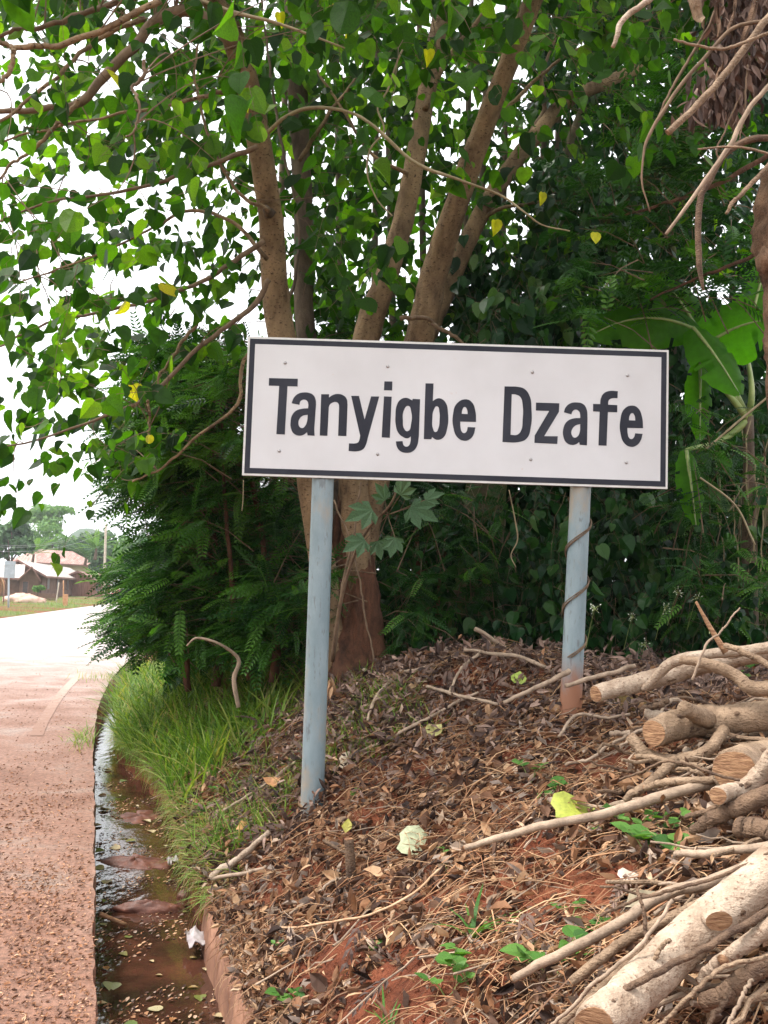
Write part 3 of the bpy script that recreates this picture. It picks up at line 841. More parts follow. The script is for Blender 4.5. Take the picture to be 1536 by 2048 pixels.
# gabled porch wing
pw = at(40, 1192, 104); pw2 = at(40, 1192, 110)
dv = np.array([0.28, 1.0])
def porch():
    pL, pR = at(38, 1193, 105), at(75, 1193, 105)
    e = empty('porch_wing', pL, 'narrow brown gabled porch wing with a barred door, standing between the two low houses', 'house')
    wv = (pR - pL) * [1, 1, 0]; wl = np.linalg.norm(wv); wv = wv / wl; dn = np.array([-.34, 1, 0]); up = np.array([0, 0, 1.])
    P = lambda a, b, c: np.array([pL[0], pL[1], .05]) + wv * a + dn * b + up * c
    g = G(); V = np.array([P(0, 0, -.2), P(wl, 0, -.2), P(wl, 0, 2.0), P(wl * .6, 0, 3.1), P(0, 0, 2.0)]); Vb = V + dn * .15
    g.add(np.vstack([V, Vb]), [np.array([[0, 1, 2, 3, 4], [9, 8, 7, 6, 5]]), np.array([[i, (i + 1) % 5, 5 + (i + 1) % 5, 5 + i] for i in range(5)])]); g.build('wall', MAT['wallmud'], e)
    for a in (0.02, wl - .02):
        g = G(); box(g, P(a, 2.6, .9), dn * 2.4, wv * .06, up * 1.1); g.build('wall', MAT['wallmud'], e)
    for a, s_ in ((-.25, 1), (wl + .25, -1)):
        g = G(); b0, b1 = P(a, 0, 1.75), P(wl * .6, 0, 3.18); V = np.array([b0 - dn * .6, b1 - dn * .6, b1 + dn * 5, b0 + dn * 5]); V = np.vstack([V, V + [0, 0, .07]])
        g.add(V, [np.array([[0, 1, 2, 3], [7, 6, 5, 4], [0, 4, 5, 1], [1, 5, 6, 2], [2, 6, 7, 3], [3, 7, 4, 0]])]); g.build('roof_sheet', MAT['roofpale'], e)
        g = G(); box(g, (b0 + b1) / 2 - dn * .64, (b1 - b0) / 2, dn * .03, up * .10); g.build('fascia', MAT['fascia'], e)
    g = G(); box(g, P(wl * .3, -.03, .85), wv * .33, dn * .03, up * .88); dr = g.build('door', MAT['fascia'], e)
    g = G(); box(g, P(wl * .3, -.075, .85), wv * .26, dn * .01, up * .8); g.build('door_panel', MAT['darkwin'], dr)
porch()
H3a = at(72, 1192, 150); H3b = at(190, 1189, 158)
gable_house('two_storey_house', H3a, (H3b - H3a)[:2], np.linalg.norm((H3b - H3a)[:2]) * .93, 7, 4.9, 6.7, MAT['wallcream'], MAT['roofrust'],
            'tall cream two storey house with a rusty hipped roof behind the low houses', windows=[(2.3, .8, 3.0, 4.0), (3.6, .8, 3., 4.), (4.9, 1., 3.0, 4.0), (7.2, 1.0, 2.7, 3.4)], hip=1.5, over=.7)
H4a = at(184, 1189, 135); H4b = at(262, 1188, 150)
gable_house('rusty_shed', H4a, (H4b - H4a)[:2], 7.5, 4, 2.4, 3.3, MAT['wallrust'], MAT['roofrust'],
            'rust red shed behind the banana clumps at the bend of the road', windows=[(1.6, .9, .8, 1.7), (4.4, .9, .8, 1.7)])

def pole(name, px, y0, y1, Y, r, mat, label, cat, px1=None, group=None):
    b = at(px, y1, Y); b[2] = 0.0; t = at(px1 if px1 is not None else px, y0, Y)
    g = G(); tube1(g, [b, (b + t) / 2, t], [r, r * .92, r * .8], 8, 8, .02, 3)
    return tag(g.build(name, mat, smooth=True, origin=tuple(b)), label, cat, group), b, t
pole('utility_pole', 208, 1046, 1192, 112, .15, MAT['polewood'], 'tall pale utility pole beyond the houses in front of the green trees', 'pole', 212)
pole('roadside_post', 222, 1140, 1192, 104, .09, MAT['wallwhite'], 'short white post right of the tall utility pole', 'post', 224)
pole('timber_post', 127, 1161, 1206, 76, .05, MAT['orangewood'], 'upright orange brown timber post in front of the long house', 'post')
pole('leaning_post', 112, 1165, 1203, 80, .05, MAT['polewood'], 'thin pale leaning post left of the upright timber post', 'post', 118)
g = G(); b = at(131, 1210, 74); box(g, [b[0], b[1], .35], [.12, 0, 0], [0, .12, 0], [0, 0, .5]); tag(g.build('marker_post', MAT['orangewood'], origin=(b[0], b[1], 0)), 'stubby orange marker post beside the road by the timber post', 'post')
# sign seen from behind
b = at(17, 1216, 62)
e = empty('road_sign', (b[0], b[1], 0), 'grey back of a roadside sign on a single pole at the far left', 'sign')
g = G(); tube1(g, [[b[0], b[1], -.1], at(18, 1124, 62)], [.06, .06], 5, 8, 0); g.build('pole', MAT['signback'], e, True)
c = at(19.5, 1139, 61.9); g = G(); box(g, c, [.32, .04, 0], [0, .012, 0], [0, 0, .52]); g.build('panel', MAT['signback'], e)
for zz in (-.3, .3):
    g = G(); box(g, c + [0, -.03, zz], [.30, .03, 0], [0, .012, 0], [0, 0, .03]); g.build('bracket', MAT['signback'], e)
# heap of stones and block wall
b = at(48, 1206, 78); blob('dirt_heap', plain_mat('pale pink earth', (.42, .26, .20), (.6, .42, .33), 3, .9, .4), (b[0], b[1], .15), 1.5, .8, .55, 0, 3, 'pale pinkish earth heap in front of the small house', 'heap')
g = G(); b = at(48, 1196, 92)
e = empty('block_wall', (b[0], b[1], 0), 'low grey brown block wall below the small tree', 'wall')
bx = bpy.data.meshes.new('block'); gg = G(); box(gg, [0, 0, 0], [.22, 0, 0], [0, .1, 0], [0, 0, .11]); bx = gg.mesh('block', MAT['wallmud'])
for r_ in range(3):
    for k in range(9):
        o = bpy.data.objects.new('block', bx); COL.objects.link(o); o.parent = e
        o.location = (-1.0 + k * .46 + (.23 if r_ % 2 else 0), random.uniform(-.01, .01), .1 + r_ * .235)
# small tree in front of the house
def small_tree(px, pyb, Y, hpx, wpx, mat, label, cat='tree', n=500, size=.16, seed=3):
    b = at(px, pyb, Y); b[2] = .05; e = empty('small_tree', b, label, cat); hh = hpx / F * Y; w = wpx / F * Y / 2
    g = G(); tube1(g, [b, b + [0.02, 0, hh * .35], b + [0, 0, hh * .7]], [.06, .05, .03], 8, 6, .05, 2); g.build('trunk', MAT['bark_dark'], e, True)
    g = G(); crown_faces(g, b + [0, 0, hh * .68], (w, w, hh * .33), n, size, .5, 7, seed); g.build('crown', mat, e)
small_tree(75, 1195, 90, 36, 26, MAT['far_b'], 'small round green tree standing in front of the barred door')
# dry thatch shade at the far left edge
b = at(-3, 1200, 70); e = empty('thatch_shade', (b[0], b[1], 0), 'drooping dry palm thatch shelter at the very left edge', 'shelter')
for dx in (-.5, .35):
    g = G(); tube1(g, [[b[0] + dx, b[1], -.1], [b[0] + dx, b[1], 1.7]], [.05, .04], 5, 6, .03); g.build('post', MAT['fascia'], e, True)
r_ = np.random.default_rng(5); n = 60; a = r_.uniform(0, 2 * PI, n)
tip = np.stack([np.cos(a), np.sin(a), -r_.uniform(.3, 1.2, n)], -1); g = G()
scatter(g, BLADEB, np.tile([b[0], b[1], 1.75], (n, 1)) + r_.normal(0, .12, (n, 3)), frames(tip, np.tile([0, 0, 1.], (n, 1))), r_.uniform(.8, 1.3, n), r_.uniform(0, 1, n))
g.build('thatch', MAT['straw'], e)
# overhead cables
g = G()
for k, (ya, yb) in enumerate([(1088, 1096), (1101, 1107), (1092, 1099)]):
    A = at(-60, ya - 4, 75 + k); B = at(210, yb - 44, 112)
    P = np.array([A * (1 - q) + B * q + [0, 0, -1.0 * 4 * q * (1 - q)] for q in np.linspace(0, 1, 14)])
    V, Fq, _ = tubes(P[None], np.full((1, 14), .012), 4)
    o = G().add(V, [Fq]).build('overhead_cable', MAT['wire'])
    tag(o, ['lowest', 'topmost', 'middle'][[0, 2, 1][k]] + ' of the thin overhead cables running to the tall utility pole', 'cable', 'cables along the road')

# far verge grass
def blades(name, pts, hmin, hmax, mat, lean=.5, tmin=0, tmax=1, tpl=None):
    n = len(pts); a = rng.uniform(0, 2 * PI, n)
    tip = np.stack([np.cos(a) * lean * rng.uniform(0, 1, n), np.sin(a) * lean * rng.uniform(0, 1, n), np.ones(n)], -1)
    nr = np.stack([-np.cos(a), -np.sin(a), np.zeros(n) + .2], -1)
    g = G(); m = n // 2
    R = frames(tip, nr); sc = rng.uniform(hmin, hmax, n); ti = rng.uniform(tmin, tmax, n)
    scatter(g, tpl or BLADE, pts[:m], R[:m], sc[:m], ti[:m]); scatter(g, tpl or BLADEB, pts[m:], R[m:], sc[m:], ti[m:])
    return g.build(name, mat)
n = 9000; s = rng.uniform(38, 105, n); t = -7.5 - rng.uniform(0, 1, n) ** 1.5 * 12
x, y = st2xy(s, t); keep = fbm(x * .35, y * .35, 4) > -.10
pts = np.stack([x, y, height(s, t)], -1)[keep]
tag(blades('verge_grass', pts, .15, .4, MAT['grass'], .8), 'short sunlit grass on the far roadside verge', 'grass', kind='stuff')

# ================================================================== TREES AND THICKET
def px_path(L, Y):
    """L = [(px, py, width_px[, Y])] -> world points, radii"""
    pts = []; rad = []
    for q in L:
        yy = q[3] if len(q) > 3 else Y
        pts.append(at(q[0], q[1], yy)); rad.append(q[2] / F * yy / 2)
    return np.array(pts), np.array(rad)

tree_base = ground_hit(700, 1318)
tree_base = at(700, 1322, 8.0); 
tree = empty('multi_stemmed_tree', tree_base, 'tall broad leaved tree with several tan stems rising behind the white sign', 'tree')
STEMS = {
 'A': ([(668, 1345, 84, 8.0), (655, 1230, 66, 8.0), (640, 1100, 56, 8.0), (618, 960, 56, 7.9), (585, 800, 58, 7.8), (562, 670, 62, 7.7), (548, 560, 58, 7.6), (540, 430, 54, 7.4), (520, 300, 54, 7.2), (503, 220, 56, 7.1), (480, 120, 52, 6.9), (450, 40, 50, 6.7), (405, -20, 46, 6.5), (320, -90, 40, 6.2), (200, -170, 34, 6)], 'bark'),
 'B': ([(690, 1345, 80, 8.2), (682, 1200, 60, 8.3), (665, 1050, 50, 8.4), (640, 850, 46, 8.6), (612, 670, 44, 8.7), (606, 560, 42, 8.8), (606, 430, 43, 8.9), (600, 300, 44, 9), (592, 150, 46, 9), (588, 0, 46, 9), (585, -160, 44, 9)], 'bark_dark'),
 'C': ([(728, 1345, 88, 8.1), (722, 1200, 72, 8.1), (712, 1080, 66, 8.1), (706, 960, 64, 8.1), (712, 800, 62, 8.1), (738, 650, 58, 8.1), (770, 560, 52, 8.1), (808, 430, 46, 8.2), (830, 320, 44, 8.2), (850, 200, 40, 8.3), (872, 80, 38, 8.4), (900, -80, 34, 8.5)], 'bark'),
 'D': ([(722, 1150, 50, 8.1), (745, 1000, 54, 8.2), (790, 820, 58, 8.1), (840, 670, 64, 7.9), (868, 550, 60, 7.8), (905, 430, 54, 7.6), (950, 300, 50, 7.4), (1000, 170, 45, 7.2), (1062, 10, 44, 7.0), (1110, -120, 40, 6.8)], 'bark'),
 'E': ([(835, 720, 40, 8.3), (900, 560, 42, 8.5), (950, 450, 40, 8.6), (1010, 350, 38, 8.7), (1080, 260, 34, 8.8), (1130, 205, 32, 8.9), (1200, 170, 28, 9), (1290, 130, 22, 9.1)], 'bark'),
}
LIMB_PTS = []          # sample points of wood that twigs may grow from
stem_objs = {}
for k, (L, mt) in STEMS.items():
    p, r = px_path(L, 8); g = G()
    if k != 'E' and k != 'D': p = np.vstack([p[0] - [0, 0, .5], p]); r = np.append(r[0] * 1.1, r)
    r = r * .93
    P, W = tube1(g, p, r, 90, 16, .03, ord(k), flute=.07 if k in 'AD' else .11)
    stem_objs[k] = g.build('trunk' if k in 'AC' else 'stem', MAT['bark_red'] if k == 'C' and False else MAT[mt], tree, True)
    LIMB_PTS.append(P[10:])
# swollen reddish foot of the trunk
g = G()
for i, (dx, ww) in enumerate([(-38, 46), (0, 70), (40, 56), (18, 60), (-18, 50)]):
    p, r = px_path([(702 + dx * 1.35, 1365, ww * 1.35, 7.95 - .06 * (i % 2)), (702 + dx, 1290, ww, 8.0), (702 + dx * .8, 1180, ww * .85, 8.06), (704 + dx * .5, 1050, ww * .7, 8.12), (706 + dx * .3, 960, ww * .6, 8.15)], 8)
    p = np.vstack([p[0] - [0, 0, .5], p]); r = np.append(r[0] * 1.1, r)
    tube1(g, p, r, 60, 18, .045, 60 + i, flute=.16, wob=.03)
g.build('root_flare', MAT['bark_red'], tree, True)
# knots
for (px, py, ww, yy) in [(512, 262, 26, 6.98), (538, 428, 24, 7.25)]:
    c = at(px, py, yy); g = G(); tube1(g, [c, c + np.array([-.01, -.09, 0])], [ww / F * yy / 2, ww / F * yy / 3], 4, 9, .15, 2); g.build('knot', MAT['bark_dark'], tree, True)
BR = [  # (points, depth) branches traced on the photograph
 ([(470, 90, 30), (380, 20, 26), (320, 30, 24), (275, 75, 22), (205, 150, 20), (155, 200, 17), (100, 212, 13), (0, 222, 11), (-80, 215, 9)], 5.6),
 ([(155, 200, 11), (110, 250, 9), (50, 310, 7), (-10, 365, 5)], 5.5),
 ([(290, 40, 12), (187, 80, 10), (90, 165, 8), (0, 240, 7), (-60, 300, 5)], 5.2),
 ([(300, -10, 14), (164, 35, 12), (66, 62, 10), (12, 74, 8), (-60, 70, 7)], 5.0),
 ([(320, 0, 14), (184, 62, 13), (98, 94, 13), (27, 102, 12), (0, 92, 11), (-50, 60, 10)], 4.8),
 ([(27, 102, 11), (25, 140, 10), (0, 165, 9), (-40, 190, 8)], 4.8),
 ([(538, 560, 12), (520, 600, 12), (488, 635, 11), (430, 674, 10), (352, 744, 9), (297, 791, 8), (242, 815, 7), (148, 850, 5), (59, 881, 4), (0, 897, 3)], 6.6),
 ([(297, 791, 7), (300, 830, 5), (295, 880, 3)], 6.6),
 ([(400, 640, 8), (350, 700, 7), (320, 745, 6), (305, 790, 5)], 6.7),
 ([(530, 480, 12), (400, 560, 9), (260, 610, 7), (100, 645, 5), (-20, 700, 4)], 6.8),
 ([(500, 690, 8), (484, 735, 8), (473, 807, 7), (390, 877, 6), (320, 936, 5), (265, 963, 4)], 6.9),
 ([(535, 520, 10), (470, 450, 8), (380, 420, 7), (280, 470, 5), (150, 520, 4), (20, 570, 3)], 7.2),
 ([(515, 290, 12), (400, 330, 9), (250, 385, 7), (100, 410, 5), (-30, 450, 4)], 6.2),
 ([(495, 180, 12), (420, 190, 9), (330, 215, 7), (200, 235, 6), (60, 265, 5), (-40, 300, 4)], 5.9),
 ([(540, 420, 9), (480, 380, 7), (420, 270, 6), (395, 160, 5), (400, 60, 4)], 6.6),
 ([(289, 118, 8), (286, 150, 8), (262, 178, 7), (272, 220, 6), (268, 260, 5), (252, 272, 4)], 4.6),
 ([(850, 220, 14), (900, 120, 11), (950, 60, 9), (990, -20, 8)], 8.0),
 ([(960, 270, 12), (1020, 200, 9), (1100, 130, 7), (1200, 70, 5), (1300, 40, 4)], 8.0),
 ([(1065, 265, 12), (1090, 210, 9), (1085, 150, 7), (1110, 80, 5)], 8.8),
 ([(600, 320, 10), (660, 230, 8), (720, 150, 6), (760, 60, 5)], 8.8),
 ([(820, 350, 9), (740, 300, 7), (690, 220, 6), (640, 140, 5), (620, 40, 4)], 8.1),
 ([(800, 640, 10), (850, 640, 9), (890, 665, 8), (935, 700, 7)], 7.6),
 ([(930, 480, 10), (1000, 420, 8), (1080, 400, 6), (1170, 380, 4)], 8.6),
]
for i, (L, Y) in enumerate(BR):
    p, r = px_path(L, Y); g = G(); P, W = tube1(g, p, r, 34, 7, .04, 100 + i, wob=.03)
    g.build('branch', MAT['bark'] if i % 3 else MAT['twig'], tree, True); LIMB_PTS.append(P[4:])
LIMB_PTS = np.concatenate(LIMB_PTS)

# density of leaves over the photograph's upper part, 96 x 100 pixel cells
DENS = np.array([
 [.95, .85, .9, .9, .85, .95, 1., 1., 1., .95, 1., .9, .8, .7, .8, .8],
 [.60, .50, .65, .85, .80, .95, 1., 1., 1., .95, .9, .75, .8, .7, .7, .7],
 [.60, .75, .9, .9, .8, .9, .95, .95, .95, .9, .6, .5, .7, .7, .6, .6],
 [.22, .36, .6, .75, .8, .8, .9, .75, .9, .7, .5, .7, .8, .6, .5, .5],
 [.40, .55, .5, .75, .8, .7, .85, .8, .8, .7, .6, .7, .7, .5, .5, .5],
 [.50, .60, .6, .65, .8, .8, .7, .7, .6, .7, .7, .6, .5, .4, .4, .4],
 [.65, .50, .5, .75, .8, .7, .6, .6, .5, .6, .6, .4, .3, .2, .2, .2],
 [.65, .65, .65, .7, .4, .2, 0, 0, 0, 0, 0, 0, 0, 0, 0, 0],
 [.50, .75, .7, .5, .2, 0, 0, 0, 0, 0, 0, 0, 0, 0, 0, 0],
 [.45, .30, .3, .2, 0, 0, 0, 0, 0, 0, 0, 0, 0, 0, 0, 0],
])
def sample_dens(n):
    D = DENS ** 1.6
    # rows above the frame: the crown goes on overhead
    top = np.full((5, 16), .75)
    A = np.vstack([top, D]); p = A.ravel() / A.sum()
    k = rng.choice(A.size, n, p=p); r, c = np.divmod(k, 16)
    return c * 96 + rng.uniform(0, 96, n), (r - 5) * 100 + rng.uniform(0, 100, n)

def grow_twigs(n, px, py, Y, length, leafn, leafsize, drift, droop, mat_g, leaves_out, tintf, wood=None, connect=.5, tipdown=.8, rad=.0022):
    """twigs with alternate leaves; returns nothing, fills wood geometry and leaves_out list"""
    P0 = at(px, py, Y)
    d = norm(drift + randn3(n, .45))
    L = length * rng.uniform(.6, 1.25, n)
    k = 6; q = np.linspace(0, 1, k)
    path = P0[:, None] + d[:, None] * (L[:, None] * q)[..., None]
    path[..., 2] -= droop * L[:, None] * q ** 2
    path += np.cumsum(rng.normal(0, .012, (n, k, 3)), 1)
    V, Fq, _ = tubes(path, np.linspace(rad, rad * .45, k)[None].repeat(n, 0), 3)
    mat_g.add(V, [Fq], .5)
    # connectors back to the wood
    if wood is not None and connect > 0:
        c = rng.uniform(0, 1, n) < connect
        Pc = P0[c]
        D2 = ((Pc[:, None, :] - wood[None, ::3, :]) ** 2).sum(-1) + .7 * rng.random((len(Pc), len(wood[::3])))
        W = wood[::3][np.argmin(D2, 1)]
        dist = np.linalg.norm(W - Pc, axis=1); ok = dist < 1.25
        Pc, W, dc = Pc[ok], W[ok], d[c][ok]
        q2 = np.linspace(0, 1, 8)[None, :, None]
        mid = (Pc + W) / 2 + randn3(len(Pc), .1) - dc * .1 + [0, 0, .05]
        path2 = (1 - q2) ** 2 * W[:, None] + 2 * q2 * (1 - q2) * mid[:, None] + q2 ** 2 * Pc[:, None]
        V, Fq, _ = tubes(path2, np.linspace(rad * 2.0, rad * .9, 8)[None].repeat(len(Pc), 0), 4)
        mat_g.add(V, [Fq], .5)
    # leaves
    for j in range(leafn):
        u = (j + .7) / leafn; i0 = min(int(u * (k - 1)), k - 2); f = u * (k - 1) - i0
        p = path[:, i0] * (1 - f) + path[:, i0 + 1] * f
        side = (1 if j % 2 else -1)
        lat = norm(np.cross(d, [0, 0, 1.0])) * side
        off = lat * .035 + randn3(n, .02)
        tip = norm(lat * .5 + d * .35 + np.array([0, 0, -tipdown]) + randn3(n, .35))
        nr = norm(np.cross(tip, norm(np.cross([0, 0, 1.0], tip) + randn3(n, .6))) + randn3(n, .5))
        pos = p + off
        keep = rng.uniform(0, 1, n) < .92
        leaves_out.append((pos[keep], tip[keep], nr[keep], (leafsize * rng.uniform(.4, 1.3, n))[keep], tintf(n)[keep], (p)[keep]))

def leaf_squash(n):
    return np.stack([rng.uniform(.72, 1.12, n), rng.uniform(.85, 1.1, n), rng.normal(1.6, 1.8, n)], -1)
def finish_leaves(parent, leaves, tpl, matg, mato, nobj, meshname, near_pref=True, smooth=False, petg=None):
    pos = np.concatenate([l[0] for l in leaves]); tip = np.concatenate([l[1] for l in leaves]); nr = np.concatenate([l[2] for l in leaves])
    sc = np.concatenate([l[3] for l in leaves]); ti = np.concatenate([l[4] for l in leaves]); root = np.concatenate([l[5] for l in leaves])
    R = frames(tip, nr); sq = leaf_squash(len(pos)) if tpl is HEART else np.ones((len(pos), 3))
    if petg is not None:
        V, Fq, _ = tubes(np.stack([root, (root + pos) / 2 + [0, 0, .006], pos], 1), np.full((len(pos), 3), .0011), 3); petg.add(V, [Fq], .5)
    px, py, z = project(pos)
    inv = (px > 0) & (px < 1536) & (py > 0) & (py < 2048) & (z > .3)
    size = np.where(inv, sc / np.maximum(z, .1), 0)
    order = np.argsort(-size)[:nobj]
    sel = np.zeros(len(pos), bool); sel[order] = True; sel &= inv
    g = G(); scatter(g, tpl, pos[~sel], R[~sel], sc[~sel], ti[~sel], sq[~sel])
    o = g.build('foliage', matg, parent); o['kind'] = 'stuff'
    me = G().add(tpl[0], list(tpl[1]), .5).mesh(meshname, mato)
    base = np.array(PLOC[parent.name])
    for i in np.nonzero(sel)[0]:
        ob = bpy.data.objects.new(meshname, me); COL.objects.link(ob); ob.parent = parent
        m4 = np.eye(4); m4[:3, :3] = R[i] * sc[i] * sq[i][None, :]; m4[:3, 3] = pos[i] - base
        ob.matrix_basis = Matrix(m4.tolist())
    return len(pos)

wood_g = G(); leaves = []
tint_u = lambda n: rng.uniform(0, .96, n)
# left and middle canopy in three depth layers
for (n, y0, y1, ls) in [(300, 4.6, 6.2, .10), (560, 6.2, 8.2, .125), (600, 8.4, 11.0, .15)]:
    px, py = sample_dens(n); Y = rng.uniform(y0, y1, n)
    left = (px < 560)[:, None]
    drift = np.where(left, [[-.9, -.1, -.25]], [[.25, -.2, -.15]]) * np.where(rng.uniform(0, 1, n) < .8, 1, -.6)[:, None]
    if y0 < 5:                                  # the near layer hangs only at the left and along the top
        ok = ((px < 480) & (py < 420)) | (py < 90) | ((px < 330) & (py < 980))
        px, py, Y, drift = px[ok], py[ok], Y[ok], drift[ok]; n = len(px)
    else:
        mid = (px > 470) & (py > 110) & (Y < 8.6); Y = np.where(mid & (rng.uniform(0, 1, n) < .88), Y + 2.4, Y)
    grow_twigs(n, px, py, Y, .55, 9, ls, drift, .25, wood_g, leaves, tint_u, LIMB_PTS, .6)
# the crown goes on overhead, out of the frame
n = 620; px = rng.uniform(-500, 1900, n); py = rng.uniform(-1700, -20, n); Y = rng.uniform(4.5, 11.0, n)
grow_twigs(n, px, py, Y, .6, 9, .16, np.array([[.1, -.2, -.2]]), .2, wood_g, leaves, tint_u, None, 0)
# a few yellow leaves
fr = at(np.array([500, 855, 990, 1190, 560, 300, 1085, 265]), np.array([190, 100, 440, 465, 25, 870, 385, 770]), np.array([5.4, 6.4, 7, 6.2, 5.6, 6, 7, 6.2]))
leaves.append((fr, np.tile([0.05, 0, -1.0], (8, 1)) + randn3(8, .15), np.tile([0.2, -1.0, .1], (8, 1)) + randn3(8, .3), rng.uniform(.07, .11, 8), np.full(8, 1.0), fr + [0, 0, .05]))
wood = wood_g
finish_leaves(tree, leaves, HEART, MAT['heart'], MAT['heart_obj'], 290, 'leaf', petg=wood_g)
wood_g.build('twigs', MAT['twig'], tree, False)['kind'] = 'stuff'

# liana crossing the trunks
e = None
def stick_obj(name, L, Y, mat, label, cat, group=None, cut=False, sides=8, n=30, rough=.05, seed=0, wob=.0, parent=None, capmat=None):
    p, r = px_path(L, Y)
    return stick_world(name, p, r, mat, label, cat, group, cut, sides, n, rough, seed, wob, parent, capmat)
def stick_world(name, p, r, mat, label, cat, group=None, cut=False, sides=8, n=30, rough=.05, seed=0, wob=.0, parent=None, capmat=None):
    g = G(); P, W = tube1(g, p, r, n, sides, rough, seed, cap=True, wob=wob, flute=.05)
    o = g.build(name, mat, smooth=True, origin=tuple(P[0]), parent=parent) if parent is None else g.build(name, mat, parent, True)
    if label: tag(o, label, cat, group)
    if cut:
        for e_, ok in ((0, cut in (True, 'a', 'both')), (-1, cut in ('b', 'both'))):
            if not ok: continue
            T = norm(P[0] - P[1]) if e_ == 0 else norm(P[-1] - P[-2])
            X = norm(np.cross(T, [.1, .2, 1])); Yv = np.cross(T, X); a = np.linspace(0, 2 * PI, 16, endpoint=False)
            rr = W[e_] * .93 * (1 + .05 * np.sin(a * 3 + seed))
            ring = P[e_] + T * .0025 + rr[:, None] * (np.cos(a)[:, None] * X + np.sin(a)[:, None] * Yv)
            ring2 = P[e_] + T * .004 + .5 * rr[:, None] * (np.cos(a)[:, None] * X + np.sin(a)[:, None] * Yv)
            g2 = G(); i1 = np.arange(16); i2 = np.roll(i1, -1)
            back = ring - T * .004
            g2.add(np.vstack([ring, ring2, back]), [np.stack([i1, i2, i2 + 16, i1 + 16], -1), (i1 + 16)[None], np.stack([i1, i1 + 32, i2 + 32, i2], -1)])
            g2.build('cut_end', capmat or MAT['cutwood'], o)
    return o
stick_obj('liana', [(535, 265, 9, 6.9), (570, 235, 8, 6.8), (620, 216, 8, 6.7), (690, 222, 7, 6.6), (745, 250, 7, 6.5), (830, 325, 8, 6.4), (920, 360, 6, 6.3), (1000, 390, 5, 6.3), (1050, 425, 4, 6.2), (1085, 450, 3, 6.2), (1140, 462, 3, 6.2)], 6.5, MAT['liana'],
          'pale arching liana crossing in front of the tree stems above the sign', 'vine', n=60)
stick_obj('liana', [(830, 60, 4), (800, 110, 4), (775, 180, 4), (755, 215, 4), (768, 260, 4), (740, 300, 4), (735, 350, 4), (755, 400, 3), (785, 432, 3)], 6.6, MAT['liana'], 'thin kinked liana hanging between the middle stems', 'vine', n=50)
stick_obj('liana', [(400, 0, 8, 5), (470, 25, 8, 5), (540, 42, 7, 5), (600, 62, 6, 5), (660, 85, 4, 5), (690, 96, 3, 5)], 5, MAT['liana'], 'bare pale twig crossing the top of the left stem', 'vine', n=40)
stick_obj('liana', [(570, 640, 7), (600, 480, 6), (575, 300, 6), (550, 180, 6), (540, 60, 5), (520, -20, 5)], 8.4, MAT['bark_dark'], 'dark hanging vine beside the dark second stem', 'vine', n=40, wob=.05)

# ---- dark background thicket: leaning mossy tree + creepers
leaning = empty('leaning_mossy_tree', at(960, 1330, 10.5), 'thick dark mossy trunk leaning up to the right behind the sign', 'tree')
p, r = px_path([(930, 1350, 100, 10.5), (960, 1100, 86, 10.5), (990, 850, 80, 10.4), (1050, 660, 74, 10.2), (1150, 510, 70, 10), (1290, 345, 70, 9.6), (1380, 255, 66, 9.2), (1460, 190, 60, 8.9), (1580, 110, 54, 8.6)], 10)
g = G(); tube1(g, p, r, 60, 14, .06, 5); g.build('trunk', MAT['bark_moss'], leaning, True); LP = smooth_path(p, r, 60)[0]
for i, L in enumerate([[(1290, 345, 26), (1330, 450, 20), (1350, 520, 14)], [(1150, 510, 28), (1120, 380, 22), (1160, 230, 16), (1250, 80, 10)], [(1380, 255, 24), (1380, 120, 18), (1330, 0, 12)]]):
    p, r = px_path(L, 9.6); g = G(); tube1(g, p, r, 20, 8, .06, i); g.build('branch', MAT['bark_moss'], leaning, True)
wg = G(); lv = []
n = 420; px = rng.uniform(1010, 1560, n); py = rng.uniform(-450, 640, n); Y = rng.uniform(9.2, 12.5, n)
grow_twigs(n, px, py, Y, .6, 9, .12, np.array([[.1, -.2, -.3]]), .3, wg, lv, lambda n: rng.uniform(0, .7, n), None, 0)
finish_leaves(leaning, lv, HEARTL, MAT['vine'], MAT['vine_obj'], 0, 'leaf'); wg.build('twigs', MAT['twig'], leaning)['kind'] = 'stuff'

# ---- creeper curtain with heart leaves
def creeper(name, label, regions, nobj, mats=('vine', 'vine_obj'), tpl=HEART, tint=lambda n: rng.uniform(0, 1, n)):
    x0, x1, y0, y1, Y0, Y1, nt_, ls = regions[0]
    base = at((x0 + x1) / 2, y1, Y0)
    e = empty(name, base, label, 'climbing plant'); wg = G(); lv = []
    for (x0, x1, y0, y1, Y0, Y1, nt_, ls) in regions:
        n = nt_; px = rng.uniform(x0, x1, n); py = rng.uniform(y0, y1, n)
        # nearer leaves bulge with noise
        bulge = fbm(px / 160, py / 160, 21) * 2.2
        Y = Y0 + (Y1 - Y0) * rng.uniform(0, 1, n) ** 1.5 - bulge * .6
        grow_twigs(n, px, py, Y, .45, 7, ls, np.array([[0, -.1, -.8]]), .15, wg, lv, tint, None, 0, tipdown=.95)
    finish_leaves(e, lv, tpl, MAT[mats[0]], MAT[mats[1]], nobj, 'leaf', petg=wg)
    wg.build('stems', MAT['twig'], e)['kind'] = 'stuff'
    return e
creeper('creeper_curtain', 'dark curtain of heart shaped creeper leaves right of the sign post', [(1020, 1560, 960, 1400, 8.0, 9.6, 330, .115), (1340, 1560, 800, 960, 9.6, 10.6, 120, .10), (1080, 1560, 1150, 1400, 7.6, 8.6, 120, .10)], 240)
creeper('creeper_mound', 'heap of glossy green heart leaves growing just above the sign edge', [(900, 1230, 470, 700, 8.4, 9.6, 150, .13), (1080, 1250, 290, 480, 8.5, 9.6, 50, .12), (960, 1120, 560, 690, 7.7, 8.3, 26, .125)], 150)
